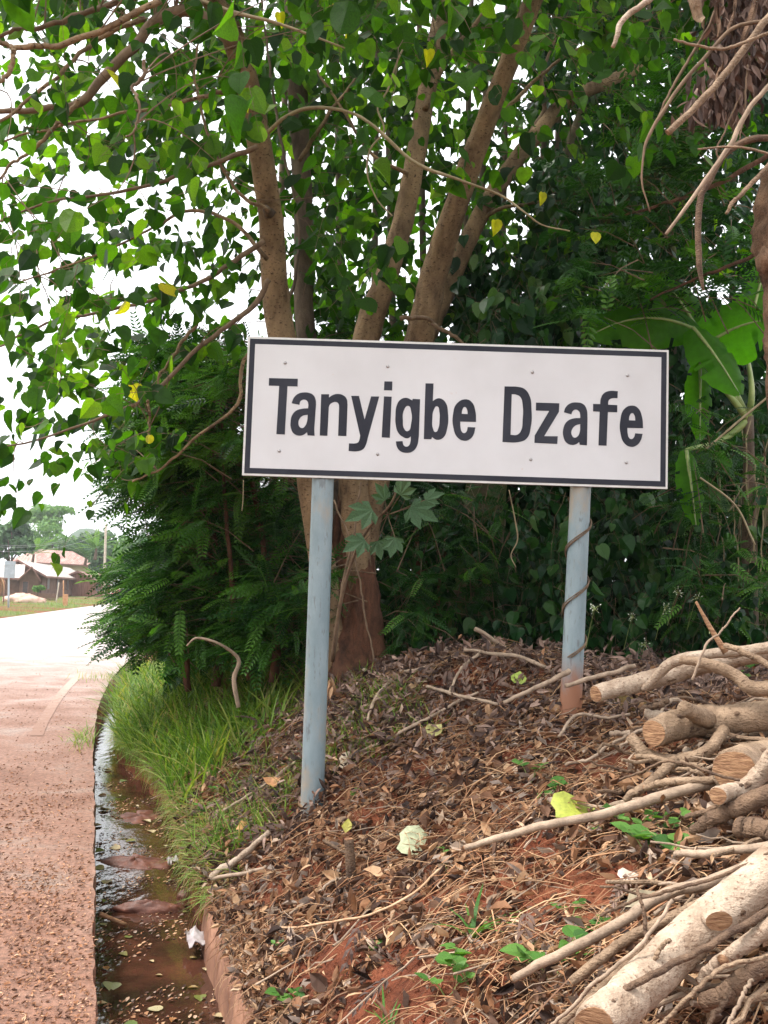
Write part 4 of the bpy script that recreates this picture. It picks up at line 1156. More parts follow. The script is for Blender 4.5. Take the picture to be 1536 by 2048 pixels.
creeper('creeper_patch', 'low creeper leaves between the tree foot and the right post', [(740, 1130, 960, 1330, 8.6, 10.2, 200, .10)], 120)

# ---- feathery pinnate shrubs
def feathery(name, label, regions, nobj, tpl=FROND, L=.36, tint=None, cat='shrub', stems=(), upright=False):
    x0, x1, y0, y1, Y0, Y1, nn = regions[0][:7]
    base = at((x0 + x1) / 2, y1, (Y0 + Y1) / 2)
    e = empty(name, base, label, cat); lv = []; wg = G()
    for (poly) in regions:
        x0, x1, y0, y1, Y0, Y1, n = poly[:7]
        px = rng.uniform(x0, x1, n); py = rng.uniform(y0, y1, n); Y = rng.uniform(Y0, Y1, n)
        Y = Y - fbm(px / 130, py / 130, 33) * 1.6
        out = np.zeros((n, 3)); out[:, 0] = -.75 if len(poly) < 8 else poly[7]; out[:, 1] = -.45; out[:, 2] = .05 if not upright else .4
        # each spray: 5 fronds round a stem tip
        for k in range(5):
            a = rng.uniform(0, 2 * PI, n)
            tip = norm(out + np.stack([np.cos(a), np.sin(a), -.15 + rng.normal(0, .35, n)], -1) * .8)
            nr = norm(np.array([0, 0, 1.0]) + randn3(n, .35))
            pos = at(px, py, Y) + randn3(n, .05)
            lv.append((pos, tip, nr, L * rng.uniform(.6, 1.2, n), np.clip((tint(n) if tint else rng.uniform(0, 1, n)), 0, 1), pos))
        d = norm(out + randn3(n, .3)); P1 = at(px, py, Y); path = np.stack([P1 - d * .5 - [0, 0, .08], P1 - d * .25, P1], 1)
        V, Fq, _ = tubes(path, np.array([[.006, .004, .002]]).repeat(n, 0), 4); wg.add(V, [Fq], .5)
    for i, Lp in enumerate(stems):
        p, r = px_path(Lp, 9); g = G(); tube1(g, p, r, 26, 8, .06, i, wob=.03); g.build('stem', MAT['bark_red'], e, True)
    finish_leaves(e, lv, tpl, MAT['feather'], MAT['feather_obj'], nobj, 'frond')
    wg.build('twigs', MAT['twig'], e)['kind'] = 'stuff'
    return e
feathery('feathery_shrub', 'large feathery leaved shrub overhanging the road left of the sign post',
         [(330, 600, 960, 1290, 8.4, 10.6, 250), (285, 430, 1060, 1290, 9.0, 11.0, 150), (250, 350, 1110, 1280, 9.6, 11.4, 60), (230, 300, 1230, 1300, 9.8, 11, 14), (300, 520, 700, 960, 8.8, 10.8, 230), (250, 360, 830, 1010, 8.8, 10.4, 80), (280, 520, 680, 820, 9.2, 10.8, 110), (420, 620, 1160, 1310, 8.4, 9.6, 70)], 290,
         stems=[[(548, 1365, 22, 8.6), (552, 1280, 16, 8.6), (545, 1200, 14, 8.7), (530, 1100, 12, 8.8), (500, 950, 10, 9)], [(430, 1370, 20, 9.4), (440, 1250, 16, 9.4), (420, 1100, 12, 9.4)], [(500, 1360, 14, 9.2), (480, 1200, 12, 9.3), (400, 1000, 8, 9.6)], [(380, 1380, 14, 10), (360, 1200, 10, 10), (300, 1050, 6, 10)]])
feathery('bright_feathery_bush', 'bright yellow green feathery bush rising behind the lower left branches beside the sign', [(330, 560, 700, 930, 8.0, 8.8, 60), (270, 400, 800, 980, 8.4, 9.2, 34)], 120, L=.30, tint=lambda n: rng.uniform(.75, 1, n), stems=[[(470, 1360, 12, 8.8), (460, 1100, 9, 8.6), (440, 800, 5, 8.4)]])  # foliage tint limited to the pale yellow-green end of the ramp
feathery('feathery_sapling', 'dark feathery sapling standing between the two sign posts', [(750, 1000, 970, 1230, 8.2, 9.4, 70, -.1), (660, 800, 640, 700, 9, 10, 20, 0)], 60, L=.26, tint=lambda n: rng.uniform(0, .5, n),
         stems=[[(838, 1330, 14, 9), (840, 1180, 12, 9), (830, 1000, 9, 9)], [(870, 1330, 9, 9.2), (880, 1180, 8, 9.2), (900, 1000, 6, 9.2)]])
feathery('pinnate_tree', 'drooping branch of broad pinnate leaves at upper right above the banana leaf', [(1150, 1480, 330, 640, 7.0, 8.6, 70, -.6), (1230, 1420, 90, 330, 7.4, 9.0, 40, -.5), (1440, 1540, 480, 560, 7.6, 8.2, 8, -.4)], 150, tpl=FRONDW, L=.30, tint=lambda n: rng.uniform(0, .6, n), cat='tree',
         stems=[[(1560, 300, 12, 7.6), (1400, 380, 9, 7.6), (1250, 430, 5, 7.5)], [(1560, 480, 10, 7.2), (1430, 540, 7, 7.2), (1300, 600, 4, 7.2)]])
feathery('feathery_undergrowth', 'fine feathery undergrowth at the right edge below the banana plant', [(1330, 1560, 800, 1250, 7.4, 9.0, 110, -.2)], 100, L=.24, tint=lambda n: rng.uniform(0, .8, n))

feathery('trunk_undergrowth', 'low ferny undergrowth round the foot of the tree stems', [(600, 670, 1120, 1310, 7.9, 8.4, 26, -.3), (755, 860, 1120, 1300, 7.8, 8.6, 34, .2), (560, 640, 1000, 1100, 8.2, 8.8, 18, -.3)], 50, L=.22, tint=lambda n: rng.uniform(0, .6, n))
for i, (L, lab) in enumerate([([(668, 1318, 6, 7.6), (680, 1210, 6, 7.55), (700, 1120, 5, 7.6), (716, 1040, 5, 7.7), (722, 965, 5, 7.8)], 'dark vine climbing straight up the front of the trunk foot'),
                             ([(748, 1322, 4, 7.5), (732, 1250, 4, 7.5), (718, 1180, 4, 7.55), (700, 1100, 4, 7.6), (668, 1000, 4, 7.7)], 'thin vine crossing the right side of the trunk foot'),
                             ([(640, 1300, 5, 7.6), (634, 1200, 5, 7.6), (628, 1090, 5, 7.6), (636, 980, 4, 7.6)], 'thin brown vine beside the left stem under the sign')]):
    stick_obj('climbing_vine', L, 7.6, MAT['twig'], lab, 'vine', n=40, sides=6, wob=.02, seed=i)

# ---- wall of forest behind everything
def backdrop(name, label, x0, x1, y0, y1, Y0, Y1, n, size, mat, seed):
    base = at((x0 + x1) / 2, 1330, (Y0 + Y1) / 2); e = empty(name, base, label, 'bush', 'trees closing the view behind the sign')
    r = np.random.default_rng(seed); px = r.uniform(x0, x1, n); py = r.uniform(y0, y1, n)
    # ragged upper outline
    edge = y0 + 260 * (vnoise(px / 90, px * 0, seed) - .1)
    ok = py > edge; px, py = px[ok], py[ok]; m = len(px); Y = r.uniform(Y0, Y1, m)
    pos = at(px, py, Y); tip = norm(np.stack([r.normal(0, .6, m), r.normal(0, .6, m), -np.ones(m)], -1)); nr = norm(r.normal(0, .6, (m, 3)) + [0, -.8, .4])
    g = G(); scatter(g, HEARTL, pos, frames(tip, nr), size * r.uniform(.5, 1.3, m), r.uniform(0, .75, m)); g.build('foliage', mat, e)['kind'] = 'stuff'
    g = G()
    for k in range(5):
        a = x0 + (x1 - x0) * (k + .5) / 5 + r.uniform(-20, 20); p, rr = px_path([(a, 1350, 24), (a + r.uniform(-20, 20), 1000, 18), (a + r.uniform(-50, 50), y0 + 120, 9)], (Y0 + Y1) / 2); tube1(g, p, rr, 14, 7, .06, k)
    g.build('trunk', MAT['bark_dark'], e, True)
backdrop('forest_thicket', 'dense dark trees behind the sign at the middle', 560, 1010, 640, 1400, 10.6, 13.5, 6500, .15, MAT['vine'], 1)
backdrop('forest_thicket', 'dense dark trees behind the right sign post', 960, 1330, 560, 1420, 10.8, 13.5, 6500, .15, MAT['vine'], 2)
backdrop('forest_thicket', 'dense dark trees behind the banana plant at the right edge', 1280, 1700, 480, 1420, 10.4, 13.5, 7500, .15, MAT['vine'], 3)
backdrop('forest_thicket', 'dark trees behind the large feathery shrub', 330, 640, 780, 1400, 11.0, 13.5, 5000, .14, MAT['feather'], 4)

backdrop('forest_thicket', 'dark high foliage behind the upper left stems', 540, 830, -420, 700, 10.8, 13.0, 1100, .15, MAT['heart'], 5)
backdrop('forest_thicket', 'dark high foliage filling the upper right of the picture', 1060, 1640, -520, 560, 10.6, 13.5, 6800, .14, MAT['vine'], 6)
backdrop('forest_thicket', 'thin high foliage between the tall tan stems', 830, 1080, -420, 560, 10.8, 13.0, 550, .15, MAT['heart'], 8)

# ---- banana plant
def banana_leaf(parent, base, tip_, width, droop, seed, folded=.25, torn=True):
    """midrib from base to tip with blade halves split into strips"""
    r = np.random.default_rng(seed); A = np.array(base); B = np.array(tip_); n = 26
    q = np.linspace(0, 1, n)[:, None]; mid = A * (1 - q) + B * q + np.array([0, 0, 1]) * (droop * 4 * q * (1 - q))
    T = norm(np.gradient(mid, axis=0)); side = norm(np.cross(T, [0.15, -1.0, .45])); up = np.cross(side, T)
    wd = width * np.sin(PI * np.clip(q[:, 0] * .93 + .05, 0, 1)) ** .6
    g = G(); V, Fq, _ = tubes(mid[None], np.linspace(.018, .004, n)[None], 6); 
    lf = G()
    for sg in (-1, 1):
        rows = []
        for j, f in enumerate((0, .35, .7, 1.0)):
            rows.append(mid + side * (sg * wd * f)[:, None] + up * (wd * (folded * f - .55 * f * f))[:, None] + r.normal(0, .004, (n, 3)))
        Vv = np.stack(rows, 1); idx = np.arange(n * 4).reshape(n, 4)
        k = np.ones(n - 1, bool)
        q4 = np.stack([idx[:-1, :-1], idx[1:, :-1], idx[1:, 1:], idx[:-1, 1:]], -1)
        if torn:
            cuts = r.choice(np.arange(3, n - 2), 3, replace=False); q4[cuts, 2] = q4[cuts, 1]
        q4 = q4.reshape(-1, 4)
        q4 = q4 if sg > 0 else q4[:, ::-1]
        lf.add(Vv.reshape(-1, 3), [q4], r.uniform(0, 1))
    o = lf.build('banana_leaf', MAT['banana'], parent, True)
    G().add(V, [Fq], .5).build('midrib', MAT['midrib'], o, True)
MAT['midrib'] = plain_mat('banana midrib', (.16, .22, .06), (.30, .34, .12), 8, .5, .1)
bb = at(1500, 1330, 8.2)
ban = empty('banana_plant', bb, 'banana plant with broad bright translucent leaves behind the upper right corner of the sign', 'banana plant')
g = G(); crown = at(1497, 830, 8.1); tube1(g, [bb, (bb + crown) / 2, crown], [.075, .06, .04], 14, 10, .03, 3); g.build('stem', MAT['bark_dark'], ban, True)
BL = [((1400, 665, 7.9), (1180, 672, 7.7), .25, .13), ((1395, 660, 8.1), (1310, 550, 8.4), .24, .05), ((1400, 700, 8.0), (1545, 640, 7.8), .30, .06),
      ((1385, 655, 7.7), (1480, 790, 7.5), .20, .03), ((1372, 900, 7.7), (1392, 1050, 7.5), .11, .02), ((1490, 690, 8.5), (1570, 420, 8.9), .22, .1), ((1400, 720, 8.3), (1400, 880, 8.1), .12, .03)]
for i, (a, b_, w, dr) in enumerate(BL):
    banana_leaf(ban, at(*a), at(*b_), w, dr, i)
    p, r = px_path([(1497, 840, 16, 8.1), ((1497 + a[0]) / 2 + 10, (840 + a[1]) / 2 + 10, 12, 8.05), (a[0], a[1], 8, a[2])], 9)
    g = G(); tube1(g, p, r, 12, 7, .02, i); g.build('leaf_stalk', MAT['midrib'], ban, True)

# ---- palmate sapling in front of the trunk foot
def T_palm5():
    V = [(0, 0, 0)]; Fx = []
    for a, L in ((-75, .55), (-38, .85), (0, 1.05), (38, .85), (75, .55)):
        ar = math.radians(a); k = len(V)
        V += [(math.sin(ar - .34) * L * .66, math.cos(ar - .34) * L * .66, .02), (math.sin(ar) * L, math.cos(ar) * L, -.1), (math.sin(ar + .34) * L * .66, math.cos(ar + .34) * L * .66, .02)]
        Fx.append([0, k + 2, k + 1, k])
    for i in range(4):
        k = 1 + 3 * i; Fx.append([0, k + 3, k + 2, 0][:3] + [0]) if False else None
    tr = [[0, 1 + 3 * (i + 1), 3 + 3 * i] for i in range(4)]
    return np.array(V, float), [np.array(Fx), np.array(tr)]
PALM5 = T_palm5()
sap = empty('lobed_sapling', at(690, 1320, 7.6), 'slender sapling with pale lobed leaves in front of the trunk foot', 'sapling')
p, r = px_path([(664, 1322, 9, 7.5), (682, 1200, 8, 7.3), (705, 1120, 7, 7.2), (735, 1060, 6, 7.1), (780, 1010, 5, 7.0), (800, 960, 4, 7.0)], 7.4); g = G(); tube1(g, p, r, 24, 7, .03, 1); g.build('stem', MAT['twig'], sap, True)
me = G().add(PALM5[0], list(PALM5[1]), .5).mesh('leaf', leaf_mat('lobed pale leaf', [(.07, .14, .07), (.11, .19, .10)], .25, (1.3, 1.5, .6), .45, True))
for (px, py, sz, tx, tz, yy) in [(745, 1020, .26, -.8, -.35, 7.0), (820, 1015, .27, .9, -.4, 6.9), (730, 1080, .22, -.9, -.5, 7.0), (790, 1075, .18, -.2, -1, 6.9), (800, 990, .2, .3, .6, 6.9), (770, 1000, .18, -.3, .5, 7.1), (850, 1000, .18, .9, .4, 7.1), (755, 1082, .17, .2, -.9, 7.1)]:
    pos = at(px, py, yy); R = frames(np.array([[tx, -.3, tz]]), np.array([[random.uniform(-.3, .3), -.9, .55]]))[0]
    ob = bpy.data.objects.new('leaf', me); COL.objects.link(ob); ob.parent = sap
    m4 = np.eye(4); m4[:3, :3] = R * sz * .8; m4[:3, 3] = pos - np.array(PLOC[sap.name]); ob.matrix_basis = Matrix(m4.tolist())
    g = G(); V, Fq, _ = tubes(np.array([[pos, (pos + at(775, 1030, 7.05)) / 2, at(775, 1030, 7.05)]]), np.full((1, 3), .003), 4); g.add(V, [Fq]); g.build('stalk', MAT['twig'], sap)

# ---- grey bent sapling by the grass, hanging vines on the right
stick_obj('bent_sapling', [(477, 1415, 9, 7.9), (468, 1359, 9, 7.9), (477, 1319, 8, 7.9), (441, 1289, 6, 7.8), (395, 1276, 5, 7.8), (373, 1292, 3, 7.8)], 7.9, MAT['stick'], 'bare grey sapling bending over to the left in the tall grass', 'sapling', n=40)
for i, (L, lab) in enumerate([([(1018, 980, 2), (1030, 1040, 3), (1035, 1080, 3), (1022, 1110, 2), (1032, 1135, 2)], 'thin wavy tendril hanging below the sign beside the right post'),
                             ([(1400, 955, 4), (1470, 1010, 4), (1510, 1090, 4)], 'thin bare stem slanting down at the right edge below the sign'),
                             ([(1540, 790, 5), (1480, 840, 5), (1410, 900, 4)], 'thin bare stem slanting down left from the right edge beside the sign'),
                             ([(487, 960, 2), (486, 1000, 2), (484, 1022, 2)], 'short thread of vine hanging from the lower left sign corner')]):
    stick_obj('hanging_tendril', L, 7.2 if i else 6.6, MAT['liana'], lab, 'vine', n=24, sides=5)
g = G()
for k in range(26):
    a = rng.uniform(1430, 1560); y0 = rng.uniform(840, 1000); p, r = px_path([(a, y0, 3), (a + rng.uniform(-12, 12), y0 + 120, 3), (a + rng.uniform(-20, 20), y0 + rng.uniform(200, 330), 2)], rng.uniform(8, 8.6)); tube1(g, p, r, 10, 4, .03, k, wob=.04)
tag(g.build('hanging_vines', MAT['liana']), 'tangle of dry thin vines hanging at the right edge', 'vine', kind='stuff')

# ================================================================== THE SIGN
SY = 5.7
cTL, cTR, cBR, cBL = at(497, 673, SY), at(1340, 700, SY), at(1333, 978, SY), at(483, 950, SY)
ctr = (cTL + cTR + cBR + cBL) / 4
ux = norm((cTR - cTL) + (cBR - cBL)); W_ = (np.linalg.norm(cTR - cTL) + np.linalg.norm(cBR - cBL)) / 2
uz = norm((cTL - cBL) + (cTR - cBR)); uz = norm(uz - ux * np.dot(uz, ux)); H_ = (np.linalg.norm(cTL - cBL) + np.linalg.norm(cTR - cBR)) / 2
uy = np.cross(uz, ux)                     # away from the camera
def SP(a, b, c=0.0): return ctr + ux * a + uz * b - uy * c     # c > 0 towards the viewer
sb = ground_hit(626, 1600)
sign = empty('place_name_sign', (ctr[0], ctr[1], 0.5), 'large white place name sign with black border and lettering on two pale blue posts', 'sign')
g = G(); box(g, SP(0, 0, -.006), ux * W_ / 2, uz * H_ / 2, uy * .004); g.build('board', MAT['rim'], sign)
# folded rim behind
for (a, b_, ha, hb) in [(0, H_ / 2 - .012, W_ / 2, .012), (0, -H_ / 2 + .012, W_ / 2, .012), (-W_ / 2 + .012, 0, .012, H_ / 2 - .025), (W_ / 2 - .012, 0, .012, H_ / 2 - .025)]:
    g = G(); box(g, SP(a, b_, -.024), ux * ha, uz * hb, uy * .0135); g.build('frame_rail', MAT['signback'], sign)
rim = .0125; bw = .031
g = G(); box(g, SP(0, 0, .0), ux * (W_ / 2 - rim - bw), uz * (H_ / 2 - rim - bw), uy * .0012); g.build('face', MAT['board'], sign)
for (a, b_, ha, hb) in [(0, H_ / 2 - rim - bw / 2, W_ / 2 - rim, bw / 2), (0, -(H_ / 2 - rim - bw / 2), W_ / 2 - rim, bw / 2), (-(W_ / 2 - rim - bw / 2), 0, bw / 2, H_ / 2 - rim - bw - .0003), (W_ / 2 - rim - bw / 2, 0, bw / 2, H_ / 2 - rim - bw - .0003)]:
    g = G(); box(g, SP(a, b_, -.0005), ux * ha, uz * hb, uy * .0012); g.build('border', MAT['black'], sign)
# lettering traced in two enlarged crops: crop 1 origin (470,660) scale 3.491; crop 2 origin (900,660) scale 3.339
# 'c' corner point, 's' smooth point
LET = {
 'T': (1, ['c238,336 c439,341 c437,395 c367,393 c348,730 c289,727 c309,391 c236,389']),
 'a': (1, ['c396,512 c450,523 s456,500 s470,489 s488,487 s506,499 s512,520 c510,547 s470,550 s430,562 s402,590 s388,640 s392,690 s410,723 s445,738 s478,732 c503,714 c507,736 c556,739 c554,690 c566,520 s562,482 s545,453 s515,439 s483,436 s443,445 s415,468 s402,492', 'c508,592 s472,600 s450,622 s443,650 s451,676 s471,685 s490,670 s503,640']),
 'n': (1, ['c602,449 c657,449 c656,472 s682,455 s718,447 s757,457 s780,482 c786,522 c778,741 c720,739 c727,545 s722,515 s704,503 s680,508 s662,522 c655,540 c645,739 c592,737']),
 'y': (1, ['c811,460 c866,461 c905,625 c950,464 c1007,465 c928,752 s914,802 s895,832 s855,847 c793,845 c796,792 c832,793 s858,786 s868,768 c874,738']),
 'i': (1, ['c1043,359 c1099,360 c1097,423 c1040,421', 'c1040,464 c1094,466 c1081,753 c1024,750']),
 'g': (1, ['c1238,492 c1240,481 c1292,484 c1284,740 s1270,812 s1240,848 s1197,858 s1152,845 s1130,815 c1123,778 c1170,776 s1178,805 s1195,815 s1215,806 s1225,780 c1228,743 s1205,756 s1178,750 s1140,718 s1122,660 s1120,600 s1130,525 s1155,487 s1195,474', 's1209,530 s1230,570 s1230,650 s1205,707 s1181,690 s1172,635 s1179,562']),
 'b': (1, ['c1330,373 c1386,374 c1381,497 s1403,482 s1432,478 s1470,507 s1487,580 s1481,690 s1456,750 s1420,767 s1395,762 c1376,747 c1371,763 c1318,762', 's1410,533 s1427,575 s1428,630 s1420,685 s1400,713 s1382,688 s1378,620 s1388,558']),
 'e': (2, ['s105,463 s145,482 s169,540 c174,614 c68,612 s70,650 s79,680 s93,689 s109,680 c118,648 c169,651 s156,702 s130,731 s95,740 s50,718 s22,650 s20,562 s45,492', 'c78,560 s83,530 s98,514 s112,528 c118,562']),
 'D': (2, ['c364,377 c440,378 s494,392 s531,440 s544,530 s540,645 s512,725 s462,748 c350,748', 'c412,429 c436,430 s468,446 s486,510 s485,600 s475,670 s448,700 c404,700']),
 'z': (2, ['c574,485 c730,490 c727,547 c629,709 c719,710 c716,761 c563,754 c565,705 c662,541 c573,538']),
 'a2': (2, ['c760,550 c810,564 s820,541 s839,532 s862,545 s869,568 c869,588 s820,592 s780,612 s756,660 s758,718 s780,755 s815,768 s843,762 c862,748 c866,767 c914,770 c918,590 s912,530 s890,496 s845,484 s800,492 s770,520', 'c869,629 s835,640 s812,672 s813,702 s830,719 s851,711 s865,685']),
 'f': (2, ['c955,494 c1002,495 s1006,460 s1026,424 s1062,408 c1120,409 c1118,456 s1080,457 s1060,470 c1055,499 c1117,502 c1116,550 c1054,548 c1045,773 c991,771 c999,546 c955,544']),
 'e2': (2, ['s1217,505 s1256,523 s1282,582 c1289,656 c1184,654 s1186,690 s1195,720 s1210,729 s1227,718 c1236,690 c1286,694 s1271,742 s1245,771 s1210,781 s1165,758 s1138,690 s1137,602 s1163,528', 'c1194,603 s1199,573 s1216,555 s1231,570 c1237,605']),
}
def to_board(x, y, crop):
    if crop == 1: px, py = 470 + x / 3.491, 660 + y / 3.491
    else: px, py = 900 + x / 3.339, 660 + y / 3.339
    d = _f + _r * (px - 768) / F + _u * (1024 - py) / F
    k = np.dot(ctr - CAM, uy) / np.dot(d, uy); P = CAM + d * k - ctr
    return np.dot(P, ux), np.dot(P, uz)
for nm, (crop, loops) in LET.items():
    cu = bpy.data.curves.new('letter', 'CURVE'); cu.dimensions = '2D'; cu.fill_mode = 'BOTH'; cu.extrude = .0006; cu.resolution_u = 6
    for lp in loops:
        toks = lp.split(); sp = cu.splines.new('BEZIER'); sp.bezier_points.add(len(toks) - 1); sp.use_cyclic_u = True
        for bp, tk in zip(sp.bezier_points, toks):
            x, y = map(float, tk[1:].split(',')); a, b_ = to_board(x, y, crop)
            bp.co = (a, b_, 0); h = 'VECTOR' if tk[0] == 'c' else 'AUTO'; bp.handle_left_type = h; bp.handle_right_type = h
    tmp = bpy.data.objects.new('letter_curve', cu); COL.objects.link(tmp)
    dg = bpy.context.evaluated_depsgraph_get(); me = bpy.data.meshes.new_from_object(tmp.evaluated_get(dg)); me.name = 'letter'
    bpy.data.objects.remove(tmp); bpy.data.curves.remove(cu)
    me.materials.clear(); me.materials.append(MAT['black'])
    o = bpy.data.objects.new('letter', me); COL.objects.link(o); o.parent = sign
    m4 = np.eye(4); m4[:3, 0] = ux; m4[:3, 1] = uz; m4[:3, 2] = -uy; m4[:3, 3] = SP(0, 0, .0022) - np.array(PLOC[sign.name]); o.matrix_basis = Matrix(m4.tolist())
# rivets
rv = G(); th = np.linspace(0, 2 * PI, 10, endpoint=False)
V = [np.stack([np.cos(th) * r, np.sin(th) * r, np.full(10, z)], -1) for r, z in ((1, 0), (.95, .35), (.6, .65), (.2, .75))]
idx = np.arange(40).reshape(4, 10); b0 = np.roll(idx, -1, 1)
rv.add(np.concatenate(V), [np.stack([idx[:-1], b0[:-1], b0[1:], idx[1:]], -1).reshape(-1, 4), idx[3][None]]); rvm = rv.mesh('rivet', MAT['rivet'], True)
for (px, py) in [(570.5, 726), (775.5, 733), (1064.5, 744.5), (1255, 751), (558.5, 902), (755, 908.5), (1061.5, 919), (1252.5, 925)]:
    a, b_ = to_board((px - 470) * 3.491, (py - 660) * 3.491, 1)
    o = bpy.data.objects.new('rivet', rvm); COL.objects.link(o); o.parent = sign
    m4 = np.eye(4); s_ = .0095; m4[:3, 0] = ux * s_; m4[:3, 1] = uz * s_; m4[:3, 2] = -uy * s_; m4[:3, 3] = SP(a, b_, .001) - np.array(PLOC[sign.name]); o.matrix_basis = Matrix(m4.tolist())
# posts
POSTS = []
for (x0, y0, x1, y1, w0, w1, foot) in [(624, 1620, 646, 955, 47, 41, .0), (1142, 1400, 1161, 978, 44, 42, 1.0)]:
    A = at(x0, y0, SY + .045); B = at(x1, y1, SY + .075); d = norm(B - A)
    top = B + d * .72; A2 = A - d * .35
    rA = w0 / F * SY / 2; g = G(); n = 40
    P, W = smooth_path([A2, (A2 + top) / 2, top], [rA, rA * .96, rA * .94], n)
    V, Fq, idx = tubes(P[None], W[None], 28)
    q = np.linspace(0, 1, n); splash = np.clip((.32 - (P[:, 2] - A[2])) / .32, 0, 1) * foot if foot else np.clip((.5 - (P[:, 2] - A[2])) / .5, 0, 1) * .15
    splash = np.where(splash > 0, .25 + splash, splash)
    g.add(V, [Fq, idx[0, -1][None]], np.repeat(splash, 28))
    g.build('post', MAT['post'], sign, True); POSTS.append((A, d, rA))
    for zz in (-.25, .22):                                   # brackets hold the board to the post
        c = B + d * (.36 + zz); g = G(); box(g, c - uy * .02, ux * .05, uz * .018, uy * .035); g.build('bracket', MAT['signback'], sign)
# vine twining round the right post
A, d, rA = POSTS[1]
X = norm(np.cross(d, [0, 1, 0])); Yv = np.cross(d, X)
def helix(z0, z1, turns, ph, off=0.0, n=70):
    q = np.linspace(0, 1, n); a = ph + q * turns * 2 * PI
    P = A + d * (z0 + (z1 - z0) * q)[:, None] + (rA + .006 + off) * (np.cos(a)[:, None] * X + np.sin(a)[:, None] * Yv)
    return P
for k, (off, ph, lab) in enumerate([(0, 1.2, 'thicker brown vine twining round the right sign post'), (.003, .95, 'thinner brown vine twining beside the thicker one on the right sign post')]):
    P = helix(.24, 1.16, 2.75, ph, off); n = len(P); Wr = np.full(n, .0048 - .0012 * k)
    V, Fq, _ = tubes(P[None], Wr[None] * (1 + .15 * rng.normal(0, 1, n))[None], 6); g = G().add(V, [Fq])
    tag(g.build('twining_vine', MAT['twig'], origin=tuple(P[0]), smooth=True), lab, 'vine')

# ================================================================== THE BANK
def litter_points(n, px_rng=None):
    out = []
    while sum(len(o) for o in out) < n:
        m = n; s = rng.uniform(1.2, 11, m) ** 1.0; t = DW + .02 + rng.uniform(0, 1, m) * 4.0
        x, y = st2xy(s, t); z = height(s, t)
        px, py, zz = project(np.stack([x, y, z], -1))
        ok = (px > -60) & (px < 1600) & (py < 2110) & (py > 1150)
        # constant-ish density in the picture for the near part
        w = np.clip(3.0 / np.maximum(zz, 1), .25, 1) 
        ok &= rng.uniform(0, 1, m) < w
        out.append(np.stack([x, y, z], -1)[ok])
    return np.concatenate(out)[:n]
def litter(name, n, tpls, smin, smax, mat, label, flat=.45, dens=None, lift=.012, tint=lambda n: rng.uniform(0, 1, n), pts=None, kind='stuff', cat='leaf litter', sq=None):
    P = litter_points(n) if pts is None else pts
    if dens is not None: P = P[rng.uniform(0, 1, len(P)) < dens(P)]
    n = len(P); g = G(); ch = rng.integers(0, len(tpls), n)
    e = .03; s_, t_ = xy2st(P[:, 0], P[:, 1])
    nz = np.stack([-.35 * np.ones(n), -.1 * np.ones(n), np.ones(n)], -1)
    nr = norm(nz + randn3(n, flat)); tip = norm(np.cross(nr, randn3(n)))
    # many lie slid downhill
    P = P.copy(); P[:, 2] += rng.uniform(0, lift, n) + .004
    R = frames(tip, nr); sc = rng.uniform(smin, smax, n); ti = tint(n)
    for k, tp in enumerate(tpls):
        m = ch == k; scatter(g, tp, P[m], R[m], sc[m], ti[m])
    o = g.build(name, mat); return tag(o, label, cat, kind=kind)
def mask_patch(P, thr, sc=1.1, seed=77): return sstep(thr - .06, thr + .06, fbm(P[:, 0] * sc, P[:, 1] * sc, seed, 3))
soilpatch = lambda P: 1 - .93 * (1 - mask_patch(P, -.085, 1.25))
PATCH = [(1270, 1440, .22), (1215, 1520, .24), (1130, 1490, .12), (1050, 1740, .16), (1150, 1800, .22), (980, 1800, .16), (640, 1960, .14), (760, 2000, .16), (1090, 1860, .14), (700, 1880, .10), (860, 1830, .10), (560, 2010, .1)]
PW = np.array([ground_hit(a, b_) for a, b_, _ in PATCH]); PR = np.array([q[2] for q in PATCH])
def bare(P):
    d = np.linalg.norm(P[:, None, :2] - PW[None, :, :2], axis=2) / PR[None] + .9 * fbm(P[:, 0] * 5, P[:, 1] * 5, 88)[:, None]
    return 1 - .9 * (1 - sstep(.7, 1.15, d.min(1)))
_soil0 = soilpatch
soilpatch = lambda P: _soil0(P) * bare(P)
upper = lambda P: sstep(5.2, 6.2, P[:, 1]) * sstep(-1.4, -.3, P[:, 0])
litter('grey_leaf_litter', 24000, [T_oval(.17, .45, 3), CURLS[1], T_oval(.13, .7, 3)], .04, .095, MAT['dead_grey'], 'greyish brown fallen leaflets heaped under the sign', .75, upper, .13)
n = 900; P = litter_points(2600); P = P[rng.uniform(0, 1, len(P)) < upper(P) * .8 + .06][:n]
litter('dead_leaf_sprays', 0, [T_frond(6, .30, .065, .75, .75, 50), T_frond(5, .30, .05, 1.0, .9, 35)], .10, .20, MAT['dead_grey'], 'dead compound leaves with their leaflets still on, heaped under the sign', .8, None, .12, pts=P)
litter('brown_leaf_litter', 32000, [CURLS[1], T_curl(.11, .9, 5), T_oval(.09, .5, 3), T_oval(.13, .6, 3), CURLS[0]], .02, .085, MAT['dead'], 'crumpled orange brown dry leaves covering the bank', .6, lambda P: soilpatch(P) * (1 - .35 * upper(P)), .06)
litter('leaf_fragments', 16000, [CURLS[0], CURLS[2]], .010, .028, MAT['dead'], 'small broken bits of dry leaf over the red soil', .5, lambda P: .12 + .88 * soilpatch(P), .01)
litter('large_dry_leaves', 1300, [CURLS[0], CURLS[2], T_curl(.3, .9, 7)], .05, .11, MAT['dead'], 'larger crumpled dry leaves scattered over the bank', .8, soilpatch, .05, tint=lambda n: rng.uniform(.1, .95, n))
